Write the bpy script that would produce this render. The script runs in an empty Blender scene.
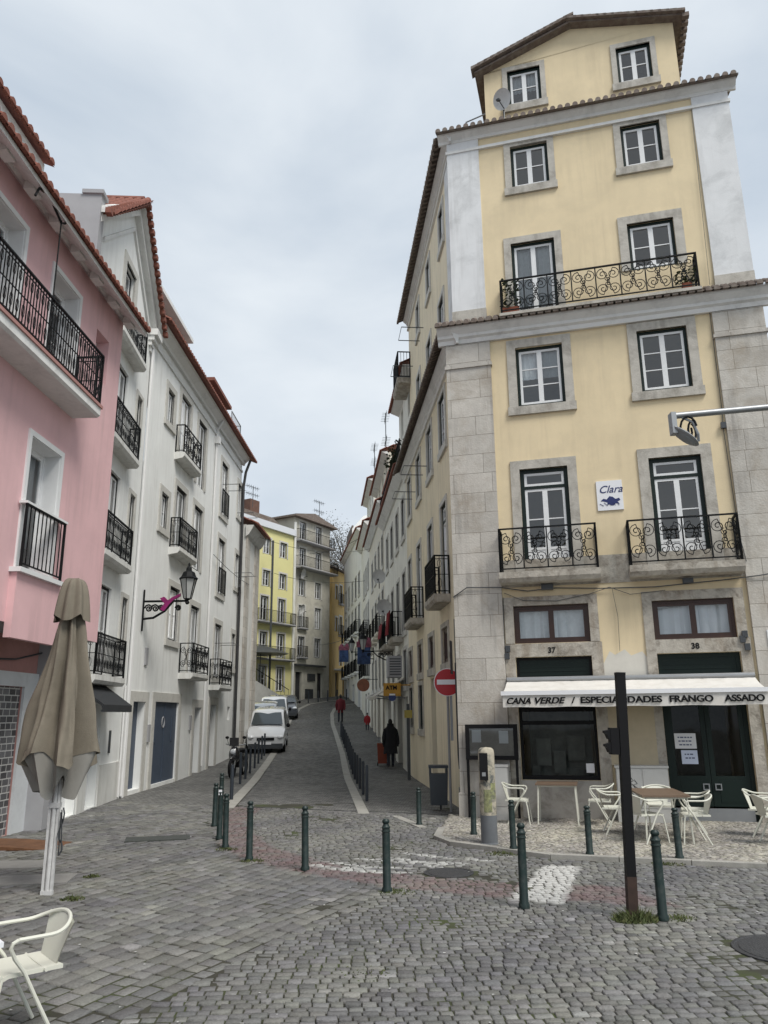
import bpy, bmesh, math, random
from mathutils import Matrix, Vector
R_ = math.radians
rnd = random.Random(7)
scene = bpy.context.scene
COL = scene.collection
# ------------------------------------------------------------------ camera
EYE = 2.1
cam_d = bpy.data.cameras.new('camera'); cam = bpy.data.objects.new('camera', cam_d); COL.objects.link(cam)
_f = 770.0
up = Vector((-30, 2943, -770)).normalized(); fw = Vector((0, 0, -1)); Yc = (fw - up * fw.dot(up)).normalized(); Xc = Yc.cross(up)
m3 = Matrix((Xc, Yc, up))
cam.matrix_world = Matrix.Translation((0, 0, EYE)) @ m3.to_4x4()
cam_d.sensor_fit = 'VERTICAL'; cam_d.sensor_height = 24; cam_d.lens = 24 * _f / 1024
cam_d.clip_start = .05; cam_d.clip_end = 2000
scene.camera = cam
scene.view_settings.view_transform = 'Standard'; scene.view_settings.look = 'None'
scene.view_settings.gamma = 1; scene.view_settings.use_curve_mapping = False
scene.view_settings.exposure = 1.1
# ------------------------------------------------------------------ world and sun (overcast)
w = bpy.data.worlds.new('World'); scene.world = w; w.use_nodes = True
nt = w.node_tree; nt.nodes.clear()
N = nt.nodes.new; L = nt.links.new
out = N('ShaderNodeOutputWorld'); mixs = N('ShaderNodeMixShader'); b1 = N('ShaderNodeBackground'); b2 = N('ShaderNodeBackground')
sky = N('ShaderNodeTexSky'); sky.sky_type = 'NISHITA'; sky.sun_disc = False
SUN_EL, SUN_AZ = 54, 142
sky.sun_elevation = R_(SUN_EL); sky.sun_rotation = R_(SUN_AZ)
tc = N('ShaderNodeTexCoord'); mp = N('ShaderNodeMapping'); mp.inputs['Scale'].default_value = (1, 1, 2.2); mp.inputs['Rotation'].default_value = (0.3, 0.2, 0.8)
n1 = N('ShaderNodeTexNoise'); n1.inputs['Scale'].default_value = 1.9; n1.inputs['Detail'].default_value = 6; n1.inputs['Roughness'].default_value = .5; n1.inputs['Distortion'].default_value = .3
cr = N('ShaderNodeValToRGB'); cr.color_ramp.elements[0].position = .3; cr.color_ramp.elements[1].position = .72
cr.color_ramp.elements[0].color = (.43, .50, .585, 1); cr.color_ramp.elements[1].color = (.76, .80, .83, 1)
L(tc.outputs['Generated'], mp.inputs['Vector']); L(mp.outputs[0], n1.inputs['Vector']); L(n1.outputs['Fac'], cr.inputs[0])
L(cr.outputs[0], b2.inputs[0]); b2.inputs[1].default_value = .575
L(sky.outputs[0], b1.inputs[0]); b1.inputs[1].default_value = .06
mixs.inputs[0].default_value = .93; L(b1.outputs[0], mixs.inputs[1]); L(b2.outputs[0], mixs.inputs[2]); L(mixs.outputs[0], out.inputs[0])
sd = bpy.data.lights.new('sun', 'SUN'); sd.energy = 1.5; sd.angle = R_(24); sd.color = (1, .96, .9)
so = bpy.data.objects.new('sun', sd); COL.objects.link(so)
_a, _e = R_(SUN_AZ), R_(SUN_EL)
so.rotation_euler = Vector((math.sin(_a) * math.cos(_e), math.cos(_a) * math.cos(_e), math.sin(_e))).to_track_quat('Z', 'Y').to_euler()

# ------------------------------------------------------------------ materials
def rgb(h):   # sRGB 0-255 -> linear
    return tuple(((c / 255) / 12.92 if c / 255 <= .04045 else ((c / 255 + .055) / 1.055) ** 2.4) for c in h) + (1,)
def scl(c, k): return tuple(min(1, x * k) for x in c[:3]) + (1,)
MATS = {}
def mat(name, col, rough=.8, metal=0, var=.0, vscale=3., bump=0., bscale=40., stain=None, stain_amt=.0, stain_scale=1.5, streak=False, spec=.5, coat=0, attr=None, trans=0, brick=None, s2=None):
    m = bpy.data.materials.new(name); m.use_nodes = True; t = m.node_tree; ns = t.nodes; p = ns['Principled BSDF']
    p.inputs['Roughness'].default_value = rough; p.inputs['Metallic'].default_value = metal; p.inputs['Specular IOR Level'].default_value = spec
    if coat: p.inputs['Coat Weight'].default_value = coat; p.inputs['Coat Roughness'].default_value = .08
    c0 = tuple(col[:3]) + (1,)
    def n(k): return ns.new(k)
    def l(a, b): t.links.new(a, b)
    tcn = n('ShaderNodeTexCoord'); cur = None
    if attr:
        a = n('ShaderNodeAttribute'); a.attribute_name = attr; cur = a.outputs['Color']
    bumpsrc = None
    if brick:   # ashlar blocks / bricks on an upright face: (width, height, mortar, mortar colour, colour spread)
        sp = n('ShaderNodeSeparateXYZ'); l(tcn.outputs['Object'], sp.inputs[0]); ad = n('ShaderNodeMath'); l(sp.outputs[0], ad.inputs[0]); l(sp.outputs[1], ad.inputs[1])
        cb = n('ShaderNodeCombineXYZ'); l(ad.outputs[0], cb.inputs[0]); l(sp.outputs[2], cb.inputs[1])
        bt = n('ShaderNodeTexBrick'); l(cb.outputs[0], bt.inputs['Vector']); bt.inputs['Scale'].default_value = 1
        bt.inputs['Brick Width'].default_value = brick[0]; bt.inputs['Row Height'].default_value = brick[1]; bt.inputs['Mortar Size'].default_value = brick[2]; bt.inputs['Mortar Smooth'].default_value = .3
        bt.inputs['Color1'].default_value = scl(c0, 1 + brick[4]); bt.inputs['Color2'].default_value = scl(c0, 1 - brick[4]); bt.inputs['Mortar'].default_value = tuple(brick[3][:3]) + (1,)
        bt.offset = .37; bt.squash = .8; bt.squash_frequency = 3
        cur = bt.outputs['Color']; bumpsrc = bt.outputs['Fac']
    if cur is None:
        r = n('ShaderNodeRGB'); r.outputs[0].default_value = c0; cur = r.outputs[0]
    if var:
        no = n('ShaderNodeTexNoise'); no.inputs['Scale'].default_value = vscale; no.inputs['Detail'].default_value = 8; no.inputs['Roughness'].default_value = .62
        l(tcn.outputs['Object'], no.inputs['Vector'])
        mr = n('ShaderNodeMapRange'); mr.inputs[1].default_value = .25; mr.inputs[2].default_value = .75; mr.inputs[3].default_value = 1 - var; mr.inputs[4].default_value = 1 + var * .7
        l(no.outputs['Fac'], mr.inputs[0])
        mx = n('ShaderNodeMix'); mx.data_type = 'RGBA'; mx.blend_type = 'MULTIPLY'; mx.inputs[0].default_value = 1
        l(cur, mx.inputs[6]); l(mr.outputs[0], mx.inputs[7]); cur = mx.outputs[2]
    if stain:
        mp_ = n('ShaderNodeMapping'); l(tcn.outputs['Object'], mp_.inputs[0])
        if streak: mp_.inputs['Scale'].default_value = (4, 4, .5)
        no = n('ShaderNodeTexNoise'); no.inputs['Scale'].default_value = stain_scale; no.inputs['Detail'].default_value = 9; no.inputs['Roughness'].default_value = .7; no.inputs['Distortion'].default_value = .4
        l(mp_.outputs[0], no.inputs['Vector'])
        mr = n('ShaderNodeMapRange'); mr.inputs[1].default_value = .48; mr.inputs[2].default_value = .70; mr.inputs[3].default_value = 0; mr.inputs[4].default_value = stain_amt
        l(no.outputs['Fac'], mr.inputs[0])
        mx = n('ShaderNodeMix'); mx.data_type = 'RGBA'; l(mr.outputs[0], mx.inputs[0]); l(cur, mx.inputs[6]); mx.inputs[7].default_value = tuple(stain[:3]) + (1,); cur = mx.outputs[2]
    if s2:   # rain streaks and dirt runs in the plaster or stone
        mp_ = n('ShaderNodeMapping'); l(tcn.outputs['Object'], mp_.inputs[0]); mp_.inputs['Scale'].default_value = (5, 5, .35)
        no = n('ShaderNodeTexNoise'); no.inputs['Scale'].default_value = 1.1; no.inputs['Detail'].default_value = 7; no.inputs['Roughness'].default_value = .6; l(mp_.outputs[0], no.inputs['Vector'])
        nb = n('ShaderNodeTexNoise'); nb.inputs['Scale'].default_value = .7; nb.inputs['Detail'].default_value = 4; l(tcn.outputs['Object'], nb.inputs['Vector'])
        mr = n('ShaderNodeMapRange'); mr.inputs[1].default_value = .46; mr.inputs[2].default_value = .64; mr.inputs[4].default_value = s2[1]; l(no.outputs['Fac'], mr.inputs[0])
        m2_ = n('ShaderNodeMapRange'); m2_.inputs[1].default_value = .42; m2_.inputs[2].default_value = .62; l(nb.outputs['Fac'], m2_.inputs[0])
        mm = n('ShaderNodeMath'); mm.operation = 'MULTIPLY'; l(mr.outputs[0], mm.inputs[0]); l(m2_.outputs[0], mm.inputs[1])
        mx = n('ShaderNodeMix'); mx.data_type = 'RGBA'; l(mm.outputs[0], mx.inputs[0]); l(cur, mx.inputs[6]); mx.inputs[7].default_value = tuple(s2[0]) + (1,); cur = mx.outputs[2]
    l(cur, p.inputs['Base Color'])
    if bump or bumpsrc is not None:
        b = n('ShaderNodeBump'); b.inputs['Distance'].default_value = .02; b.inputs['Strength'].default_value = bump or .4
        no = n('ShaderNodeTexNoise'); no.inputs['Scale'].default_value = bscale; no.inputs['Detail'].default_value = 6; l(tcn.outputs['Object'], no.inputs['Vector'])
        src = no.outputs['Fac']
        if bumpsrc is not None:
            iv = n('ShaderNodeMath'); iv.operation = 'MULTIPLY_ADD'; iv.inputs[1].default_value = -1.2; l(bumpsrc, iv.inputs[0]); l(no.outputs['Fac'], iv.inputs[2]); src = iv.outputs[0]
        l(src, b.inputs['Height']); l(b.outputs[0], p.inputs['Normal'])
    if trans:
        p.inputs['Transmission Weight'].default_value = trans
    MATS[name] = m; return m
def glass_mat(name, ior=1.9, tint=(.85, .88, .88)):
    m = bpy.data.materials.new(name); m.use_nodes = True; t = m.node_tree; t.nodes.clear(); n = t.nodes.new
    o = n('ShaderNodeOutputMaterial'); mx = n('ShaderNodeMixShader'); fr = n('ShaderNodeFresnel'); tr = n('ShaderNodeBsdfTransparent'); gl = n('ShaderNodeBsdfGlossy')
    fr.inputs[0].default_value = ior; tr.inputs[0].default_value = tint + (1,); gl.inputs['Roughness'].default_value = .03; gl.inputs[0].default_value = (1, 1, 1, 1)
    tcn = n('ShaderNodeTexCoord'); no = n('ShaderNodeTexNoise'); no.inputs['Scale'].default_value = 1.4; t.links.new(tcn.outputs['Object'], no.inputs['Vector'])
    b = n('ShaderNodeBump'); b.inputs['Distance'].default_value = .02; b.inputs['Strength'].default_value = .1; t.links.new(no.outputs['Fac'], b.inputs['Height']); t.links.new(b.outputs[0], gl.inputs['Normal'])
    t.links.new(fr.outputs[0], mx.inputs[0]); t.links.new(tr.outputs[0], mx.inputs[1]); t.links.new(gl.outputs[0], mx.inputs[2]); t.links.new(mx.outputs[0], o.inputs[0])
    return m
G = glass_mat('window_glass')
G2 = glass_mat('shop_glass', 1.35, (.7, .75, .72))
dark = (.02, .022, .024)
YEL = mat('yellow_stucco', (.72, .60, .395), .9, s2=((.44, .36, .24), .26), var=.09, vscale=1.1, bump=.15, bscale=60, stain=(.52, .44, .30), stain_amt=.35, stain_scale=.9)
YELR = mat('yellow_stucco_side_brightened', (.78, .69, .51), .9, s2=((.44, .37, .26), .3), var=.1, vscale=1.1, bump=.15, bscale=60, stain=(.42, .38, .28), stain_amt=.4, stain_scale=.9, streak=True)  # same stucco, base colour lightened to brighten the shaded street side
WST = mat('white_stucco_aged', (.70, .71, .715), .9, s2=((.36, .36, .35), .4), var=.08, vscale=2, bump=.15, bscale=50, stain=(.36, .37, .37), stain_amt=.55, stain_scale=1.2)
STONE = mat('limestone', (.47, .445, .395), .85, var=.16, vscale=5, bump=.3, bscale=30, s2=((.16, .15, .13), .5), stain=(.17, .15, .12), stain_amt=.65, stain_scale=2.2)
STONE2 = mat('limestone_weathered', (.44, .41, .355), .9, var=.25, vscale=7, bump=.5, bscale=25, s2=((.2, .15, .1), .5), stain=(.10, .08, .06), stain_amt=.85, stain_scale=2.6)
ASH = mat('ashlar_blocks', (.49, .465, .42), .85, var=.12, vscale=6, bump=.35, bscale=25, stain=(.26, .21, .15), stain_amt=.6, stain_scale=1.3, s2=((.13, .12, .11), .55), brick=(1.1, .46, .006, (.2, .18, .15), .10))
CORN = mat('cornice_plaster', (.62, .61, .58), .85, var=.1, vscale=4, stain=(.2, .18, .15), stain_amt=.5, stain_scale=2.2)
CORNW = mat('white_cornice_plaster', (.72, .72, .70), .85, var=.06, vscale=4, stain=(.3, .3, .29), stain_amt=.4, stain_scale=2)
TILE = mat('clay_roof_tiles_aged', (.165, .13, .11), .9, var=.35, vscale=8, bump=.3, bscale=30, stain=(.24, .22, .19), stain_amt=.8, stain_scale=4)
TILER = mat('clay_roof_tiles_red', (.21, .075, .05), .85, var=.3, vscale=7, bump=.2, bscale=30, stain=(.12, .06, .05), stain_amt=.5, stain_scale=4)
IRON = mat('black_ironwork', (.006, .007, .008), .6, spec=.2)
GREEN = mat('dark_green_paint', (.005, .014, .011), .5, var=.1, spec=.3)
WHITEP = mat('white_window_paint', (.72, .73, .73), .5, var=.05, vscale=6)
BROWNP = mat('dark_brown_wood', (.04, .016, .010), .45, var=.3, vscale=12)
CURT = mat('net_curtain', (.62, .64, .66), .95, var=.12, vscale=14)
CURTB = mat('pale_blind', (.60, .62, .66), .95, var=.1, vscale=4)
DARKI = mat('dark_interior', (.03, .03, .032), .9, var=.4, vscale=2)
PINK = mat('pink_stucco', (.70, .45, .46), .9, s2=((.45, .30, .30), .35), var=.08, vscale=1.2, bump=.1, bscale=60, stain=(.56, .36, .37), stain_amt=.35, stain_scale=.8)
PINKD = mat('pink_stucco_dark', (.42, .22, .20), .9, var=.15, vscale=2, stain=(.25, .15, .13), stain_amt=.5, stain_scale=2)  # darker, blotchy pink for the set-back ground floor and balcony edge
LWHITE = mat('white_stucco', (.80, .81, .79), .9, s2=((.45, .44, .41), .3), var=.07, vscale=1.2, bump=.1, bscale=60, stain=(.62, .62, .60), stain_amt=.45, stain_scale=.7, streak=True)
LWHITE2 = mat('white_stucco_worn', (.68, .68, .65), .9, var=.1, vscale=1.5, bump=.15, bscale=50, stain=(.28, .26, .22), stain_amt=.5, stain_scale=.9, streak=True)
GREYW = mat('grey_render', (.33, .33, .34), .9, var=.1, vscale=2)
SURL = mat('pale_stone_surround', (.54, .53, .49), .85, var=.1, vscale=6, stain=(.28, .27, .25), stain_amt=.4, stain_scale=3)
PIPE = mat('white_painted_pipe', (.70, .70, .69), .5, var=.06)
PIPEB = mat('black_drainpipe', (.03, .03, .032), .5)
BLUED = mat('blue_painted_door', (.055, .075, .11), .6, var=.12, vscale=5)
AWNW = mat('cream_awning_canvas', (.66, .64, .60), .9, var=.08, vscale=5, bump=.2, bscale=12, stain=(.42, .38, .32), stain_amt=.35, stain_scale=3)
LETTER = mat('black_lettering', (.007, .007, .008), .6, spec=.2)
METALG = mat('grey_steel', (.30, .31, .32), .45, metal=.6, var=.1)
METALD = mat('dark_steel', (.06, .065, .07), .45, metal=.3, var=.15)
CHAIRM = mat('cream_painted_chair_metal', (.62, .62, .54), .45, var=.03)
TABW = mat('brown_table_top', (.16, .11, .075), .5, var=.15, vscale=8)
REDS = mat('red_sign_face', (.42, .012, .02), .4, var=.05)
WSIGN = mat('white_sign_face', (.75, .76, .78), .4)
SEA = mat('bollard_green', (.004, .018, .016), .5, var=.25, vscale=9, stain=(.12, .12, .11), stain_amt=.3, stain_scale=8)
POSTB = mat('kerb_post_grey', (.025, .032, .042), .45, var=.1)
SETT = mat('basalt_setts', (1, 1, 1), .82, var=.28, vscale=34, bump=.6, bscale=60, attr='stone', spec=.35)
JOINT = mat('sandy_joints', (.04, .038, .026), .95, var=.5, vscale=3, stain=(.045, .058, .014), stain_amt=1.5, stain_scale=.9)
# procedural setts for the surfaces too far away to model stone by stone
def far_setts(name, c, bw, bh, rot, spread=.25, mortar=(.04, .04, .035)):
    m = bpy.data.materials.new(name); m.use_nodes = True; t = m.node_tree; p = t.nodes['Principled BSDF']; n = t.nodes.new; l = t.links.new
    tcn = n('ShaderNodeTexCoord'); mp_ = n('ShaderNodeMapping'); mp_.inputs['Rotation'].default_value = (0, 0, rot); l(tcn.outputs['Object'], mp_.inputs[0])
    nz = n('ShaderNodeTexNoise'); nz.inputs['Scale'].default_value = 2.5; l(tcn.outputs['Object'], nz.inputs['Vector'])
    ad = n('ShaderNodeVectorMath'); ad.operation = 'MULTIPLY_ADD'; ad.inputs[1].default_value = (.08, .08, 0); l(nz.outputs['Color'], ad.inputs[0]); l(mp_.outputs[0], ad.inputs[2])
    bt = n('ShaderNodeTexBrick'); bt.inputs['Scale'].default_value = 1; bt.inputs['Brick Width'].default_value = bw; bt.inputs['Row Height'].default_value = bh; bt.inputs['Mortar Size'].default_value = .008; bt.inputs['Mortar Smooth'].default_value = .4
    bt.inputs['Color1'].default_value = scl(c + (1,), 1 + spread); bt.inputs['Color2'].default_value = scl(c + (1,), 1 - spread); bt.inputs['Mortar'].default_value = mortar + (1,)
    l(ad.outputs[0], bt.inputs['Vector'])
    n2 = n('ShaderNodeTexNoise'); n2.inputs['Scale'].default_value = .5; n2.inputs['Detail'].default_value = 8; n2.inputs['Roughness'].default_value = .65; l(tcn.outputs['Object'], n2.inputs['Vector'])
    mr = n('ShaderNodeMapRange'); mr.inputs[1].default_value = .3; mr.inputs[2].default_value = .7; mr.inputs[3].default_value = .75; mr.inputs[4].default_value = 1.2; l(n2.outputs['Fac'], mr.inputs[0])
    mx = n('ShaderNodeMix'); mx.data_type = 'RGBA'; mx.blend_type = 'MULTIPLY'; mx.inputs[0].default_value = 1; l(bt.outputs['Color'], mx.inputs[6]); l(mr.outputs[0], mx.inputs[7]); l(mx.outputs[2], p.inputs['Base Color'])
    b = n('ShaderNodeBump'); b.inputs['Strength'].default_value = .6; b.inputs['Distance'].default_value = .015; b.invert = True; l(bt.outputs['Fac'], b.inputs['Height']); l(b.outputs[0], p.inputs['Normal'])
    p.inputs['Roughness'].default_value = .75; p.inputs['Specular IOR Level'].default_value = .35
    return m
ROADM = far_setts('road_setts', (.135, .133, .128), .15, .13, .05, .4, (.03, .03, .028))
PAVM = far_setts('pavement_setts', (.145, .143, .136), .14, .12, .12, .32, (.035, .035, .03))
GROUNDM = far_setts('ground_setts', (.19, .185, .17), .16, .13, .4)
KERBM = mat('pale_kerb_stone', (.34, .33, .30), .85, var=.15, vscale=6, bump=.2, stain=(.15, .14, .12), stain_amt=.5, stain_scale=3)

# ------------------------------------------------------------------ mesh helpers
class MB:
    def __init__(s): s.v = []; s.f = []; s.sm = []
    def quad(s, a, b, c, d):
        i = len(s.v); s.v += [tuple(a), tuple(b), tuple(c), tuple(d)]; s.f.append((i, i + 1, i + 2, i + 3)); return s
    def poly(s, pts):
        i = len(s.v); s.v += [tuple(p) for p in pts]; s.f.append(tuple(range(i, i + len(pts)))); return s
    def box(s, x0, x1, y0, y1, z0, z1):
        if x0 > x1: x0, x1 = x1, x0
        if y0 > y1: y0, y1 = y1, y0
        if z0 > z1: z0, z1 = z1, z0
        i = len(s.v); s.v += [(x0, y0, z0), (x1, y0, z0), (x1, y1, z0), (x0, y1, z0), (x0, y0, z1), (x1, y0, z1), (x1, y1, z1), (x0, y1, z1)]
        for q in ((0, 3, 2, 1), (4, 5, 6, 7), (0, 1, 5, 4), (1, 2, 6, 5), (2, 3, 7, 6), (3, 0, 4, 7)): s.f.append(tuple(i + k for k in q))
        return s
    def prism(s, pts, y0, y1, axis='y'):
        """polygon pts (a,b) extruded; axis y: (a,y,b); axis x: (y,a,b); axis z: (a,b,y)"""
        g = {'y': lambda a, b, t: (a, t, b), 'x': lambda a, b, t: (t, a, b), 'z': lambda a, b, t: (a, b, t)}[axis]
        i = len(s.v); n = len(pts)
        s.v += [g(a, b, y0) for a, b in pts] + [g(a, b, y1) for a, b in pts]
        s.f.append(tuple(range(i, i + n))); s.f.append(tuple(range(i + 2 * n - 1, i + n - 1, -1)))
        for k in range(n): s.f.append((i + k, i + n + k, i + n + (k + 1) % n, i + (k + 1) % n))
        return s
    def tube(s, pts, r, n=6, closed=False, r2=None):
        P = [Vector(p) for p in pts]; m = len(P); base = len(s.v); prev = None
        for k, p in enumerate(P):
            if closed: t = P[(k + 1) % m] - P[k - 1]
            else: t = P[min(k + 1, m - 1)] - P[max(k - 1, 0)]
            if t.length < 1e-9: t = Vector((0, 0, 1))
            t.normalize()
            if prev is None: a = t.orthogonal().normalized()
            else:
                a = prev - t * prev.dot(t); a = a.normalized() if a.length > 1e-6 else t.orthogonal().normalized()
            prev = a; b = t.cross(a); rr = r if r2 is None else r + (r2 - r) * k / max(1, m - 1)
            for j in range(n):
                an = 2 * math.pi * j / n; s.v.append(tuple(p + (a * math.cos(an) + b * math.sin(an)) * rr))
        segs = m if closed else m - 1
        for k in range(segs):
            k2 = (k + 1) % m
            for j in range(n):
                s.f.append((base + k * n + j, base + k * n + (j + 1) % n, base + k2 * n + (j + 1) % n, base + k2 * n + j))
        if not closed:
            s.f.append(tuple(base + j for j in range(n))[::-1]); s.f.append(tuple(base + (m - 1) * n + j for j in range(n)))
        return s
    def lathe(s, prof, n=20, cx=0, cy=0, cz=0):
        i = len(s.v)
        for r, z in prof:
            for j in range(n):
                a = 2 * math.pi * j / n; s.v.append((cx + r * math.cos(a), cy + r * math.sin(a), cz + z))
        for k in range(len(prof) - 1):
            for j in range(n): s.f.append((i + k * n + j, i + k * n + (j + 1) % n, i + (k + 1) * n + (j + 1) % n, i + (k + 1) * n + j))
        s.f.append(tuple(i + j for j in range(n))[::-1]); s.f.append(tuple(i + (len(prof) - 1) * n + j for j in range(n)))
        return s
    def ell(s, c, r, nu=12, nv=8):
        prof = [(max(1e-3, math.sin(math.pi * k / nv)) * 1, -math.cos(math.pi * k / nv)) for k in range(nv + 1)]
        i = len(s.v); s.lathe(prof, nu)
        for k in range(i, len(s.v)): x, y, z = s.v[k]; s.v[k] = (c[0] + x * r[0], c[1] + y * r[1], c[2] + z * r[2])
        return s
    def xf(s, M, start=0):
        for k in range(start, len(s.v)): s.v[k] = tuple(M @ Vector(s.v[k]))
        return s
    def grid(s, rows):
        i = len(s.v); m = len(rows[0])
        for r in rows: s.v += [tuple(p) for p in r]
        for a in range(len(rows) - 1):
            for b in range(m - 1): s.f.append((i + a * m + b, i + a * m + b + 1, i + (a + 1) * m + b + 1, i + (a + 1) * m + b))
        return s
    def mesh(s, name, m, smooth=False, fix=True):
        me = bpy.data.meshes.new(name); me.from_pydata(s.v, [], s.f)
        if fix:
            bm = bmesh.new(); bm.from_mesh(me); bmesh.ops.recalc_face_normals(bm, faces=bm.faces); bm.to_mesh(me); bm.free()
        if m: me.materials.append(m)
        if smooth:
            for p in me.polygons: p.use_smooth = True
            try: me.set_sharp_from_angle(angle=R_(smooth if smooth is not True else 40))
            except Exception: pass
        me.update(); return me
def link(name, me, parent=None, M=None):
    o = bpy.data.objects.new(name, me); COL.objects.link(o)
    if parent: o.parent = parent
    if M is not None: o.matrix_local = M
    return o
def T(x, y, z): return Matrix.Translation((x, y, z))
def tag(o, label=None, cat=None, group=None, kind=None):
    if label: o['label'] = label
    if cat: o['category'] = cat
    if group: o['group'] = group
    if kind: o['kind'] = kind
    return o
def thing(name, label, cat, M=None, group=None):
    o = bpy.data.objects.new(name, None); COL.objects.link(o); o.empty_display_size = .2
    if M is not None: o.matrix_world = M
    return tag(o, label, cat, group)
def part(name, mb, m, parent, M=None, smooth=False, label=None):
    o = link(name, mb.mesh(name, m, smooth), parent, M)
    if label: o['label'] = label
    return o
def copy_tree(o, parent=None):
    c = o.copy(); COL.objects.link(c)
    if parent is not None: c.parent = parent
    for ch in list(o.children): copy_tree(ch, c)
    return c
def frame(p, az): return T(p[0], p[1], 0) @ Matrix.Rotation(R_(90 - az), 4, 'Z')
PY = [-200, 27, 31, 37, 43, 50, 57, 64, 68, 75, 84, 100, 400]; PZ = [0, 0, .12, .42, .85, 1.4, 2.1, 2.95, 3.4, 3.8, 4.2, 5, 6]
def zg(y):
    for k in range(len(PY) - 1):
        if y <= PY[k + 1]: return PZ[k] + (PZ[k + 1] - PZ[k]) * (y - PY[k]) / (PY[k + 1] - PY[k])
    return 6
def wall_panel(mb, u0, u1, z0, z1, holes, depth=.3, y=0.0):
    us = sorted({u0, u1} | {min(max(a, u0), u1) for h in holes for a in (h[0], h[1])}); zs = sorted({z0, z1} | {min(max(a, z0), z1) for h in holes for a in (h[2], h[3])})
    for i in range(len(us) - 1):
        for j in range(len(zs) - 1):
            cu, cz = (us[i] + us[i + 1]) / 2, (zs[j] + zs[j + 1]) / 2
            if any(h[0] < cu < h[1] and h[2] < cz < h[3] for h in holes): continue
            if us[i + 1] - us[i] > 1e-5 and zs[j + 1] - zs[j] > 1e-5:
                mb.quad((us[i], y, zs[j]), (us[i + 1], y, zs[j]), (us[i + 1], y, zs[j + 1]), (us[i], y, zs[j + 1]))
    for a, b, c, d in holes:
        if b <= u0 or a >= u1: continue
        mb.quad((a, y, c), (a, y + depth, c), (a, y + depth, d), (a, y, d)); mb.quad((b, y, c), (b, y, d), (b, y + depth, d), (b, y + depth, c))
        mb.quad((a, y, d), (a, y + depth, d), (b, y + depth, d), (b, y, d)); mb.quad((a, y, c), (b, y, c), (b, y + depth, c), (a, y + depth, c))
_wc = {}
def window(parent, u, z, w_, h, M=None, frm=None, sash=None, sur=None, surw=.16, rows=2, leaves=2, door=False, curtain=0, depth=.12, sill=True, fw=.07, open_=0, cm=None, thin=False, label=None):
    """window part: outer frame mesh, children: sash, pane, curtain, surround. u,z = lower-left corner of the opening."""
    M = M or Matrix.Identity(4); Mw = M @ T(u, 0, z)
    key = (w_, h, frm.name if frm else '', sash.name if sash else '', sur.name if sur else '', surw, rows, leaves, door, curtain, depth, sill, fw, thin, cm.name if cm else '')
    if key not in _wc:
        d = {}
        a = MB(); y0, y1 = depth, depth + .08
        a.box(0, fw, y0, y1, 0, h); a.box(w_ - fw, w_, y0, y1, 0, h); a.box(fw, w_ - fw, y0, y1, h - fw, h); a.box(fw, w_ - fw, y0, y1, 0, fw)
        ztop = h - fw
        tz = None
        if door:
            tz = h - max(.38, h * .17); a.box(fw, w_ - fw, y0, y1, tz - .05, tz + .02)
        d['window'] = a.mesh('window', frm or sash)
        s = MB(); pn = MB(); iw = w_ - 2 * fw; b = .055 if not thin else .04
        ys0, ys1 = depth + .015, depth + .065
        def leaf(x0, x1, zz0, zz1, rws, solid=0, vb=0):
            s.box(x0, x0 + b, ys0, ys1, zz0, zz1); s.box(x1 - b, x1, ys0, ys1, zz0, zz1)
            s.box(x0 + b, x1 - b, ys0, ys1, zz1 - b, zz1); s.box(x0 + b, x1 - b, ys0, ys1, zz0, zz0 + b)
            zb = zz0 + b
            if solid: s.box(x0 + b, x1 - b, ys0 + .01, ys1 - .01, zz0 + b, zz0 + solid); s.box(x0 + b, x1 - b, ys0, ys1, zz0 + solid, zz0 + solid + b); zb = zz0 + solid + b
            for k in range(1, rws):
                zz = zb + (zz1 - b - zb) * k / rws; s.box(x0 + b, x1 - b, ys0 + .008, ys1 - .008, zz - .012, zz + .012)
            for k in range(vb): xx = x0 + b + (x1 - x0 - 2 * b) * (k + 1) / (vb + 1); s.box(xx - .012, xx + .012, ys0 + .01, ys1 - .01, zb, zz1 - b)
            pn.quad((x0 + b * .8, depth + .04, zb - .005), (x1 - b * .8, depth + .04, zb - .005), (x1 - b * .8, depth + .04, zz1 - b * .8), (x0 + b * .8, depth + .04, zz1 - b * .8))
        zt = (tz - .05) if tz else ztop
        for k in range(leaves):
            leaf(fw + iw * k / leaves, fw + iw * (k + 1) / leaves, fw, zt, rows, solid=(h * .2 if door else 0))
        if tz: leaf(fw, w_ - fw, tz + .02, ztop, 1)
        d['sash'] = s.mesh('sash', sash or frm); d['pane'] = pn.mesh('pane', G)
        if curtain:
            c = MB(); n = 24; zz0 = fw + (h * (1 - curtain)); rowsg = []
            for zz in (zz0, h - fw):
                rowsg.append([(fw + iw * j / n, depth + .14 + .018 * math.sin(j * 1.9) + .01 * math.sin(j * 4.1), zz) for j in range(n + 1)])
            c.grid(rowsg); d['curtain'] = c.mesh('curtain', cm or CURT, True)
        if sur:
            q = MB(); t = .035; r = .0
            if sur is WHITEP: q.box(0, .012, 0, depth, 0, h); q.box(w_ - .012, w_, 0, depth, 0, h); q.box(.012, w_ - .012, 0, depth, h - .012, h)
            q.box(-surw, 0, -t, .05, -(.12 if sill else 0), h + surw); q.box(w_, w_ + surw, -t, .05, -(.12 if sill else 0), h + surw); q.box(0, w_, -t, .05, h, h + surw)
            if sill: q.box(-surw - .03, w_ + surw + .03, -t - .03, .1, -.2, -.0)
            d['surround'] = q.mesh('surround', sur)
        _wc[key] = d
    d = _wc[key]
    o = link('window' if not door else 'balcony_door', d['window'], parent, Mw)
    if label: o['label'] = label
    for k in ('sash', 'pane', 'curtain', 'surround'):
        if k in d: link(k, d[k], o)
    return (u, u + w_, z, z + h)
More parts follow.
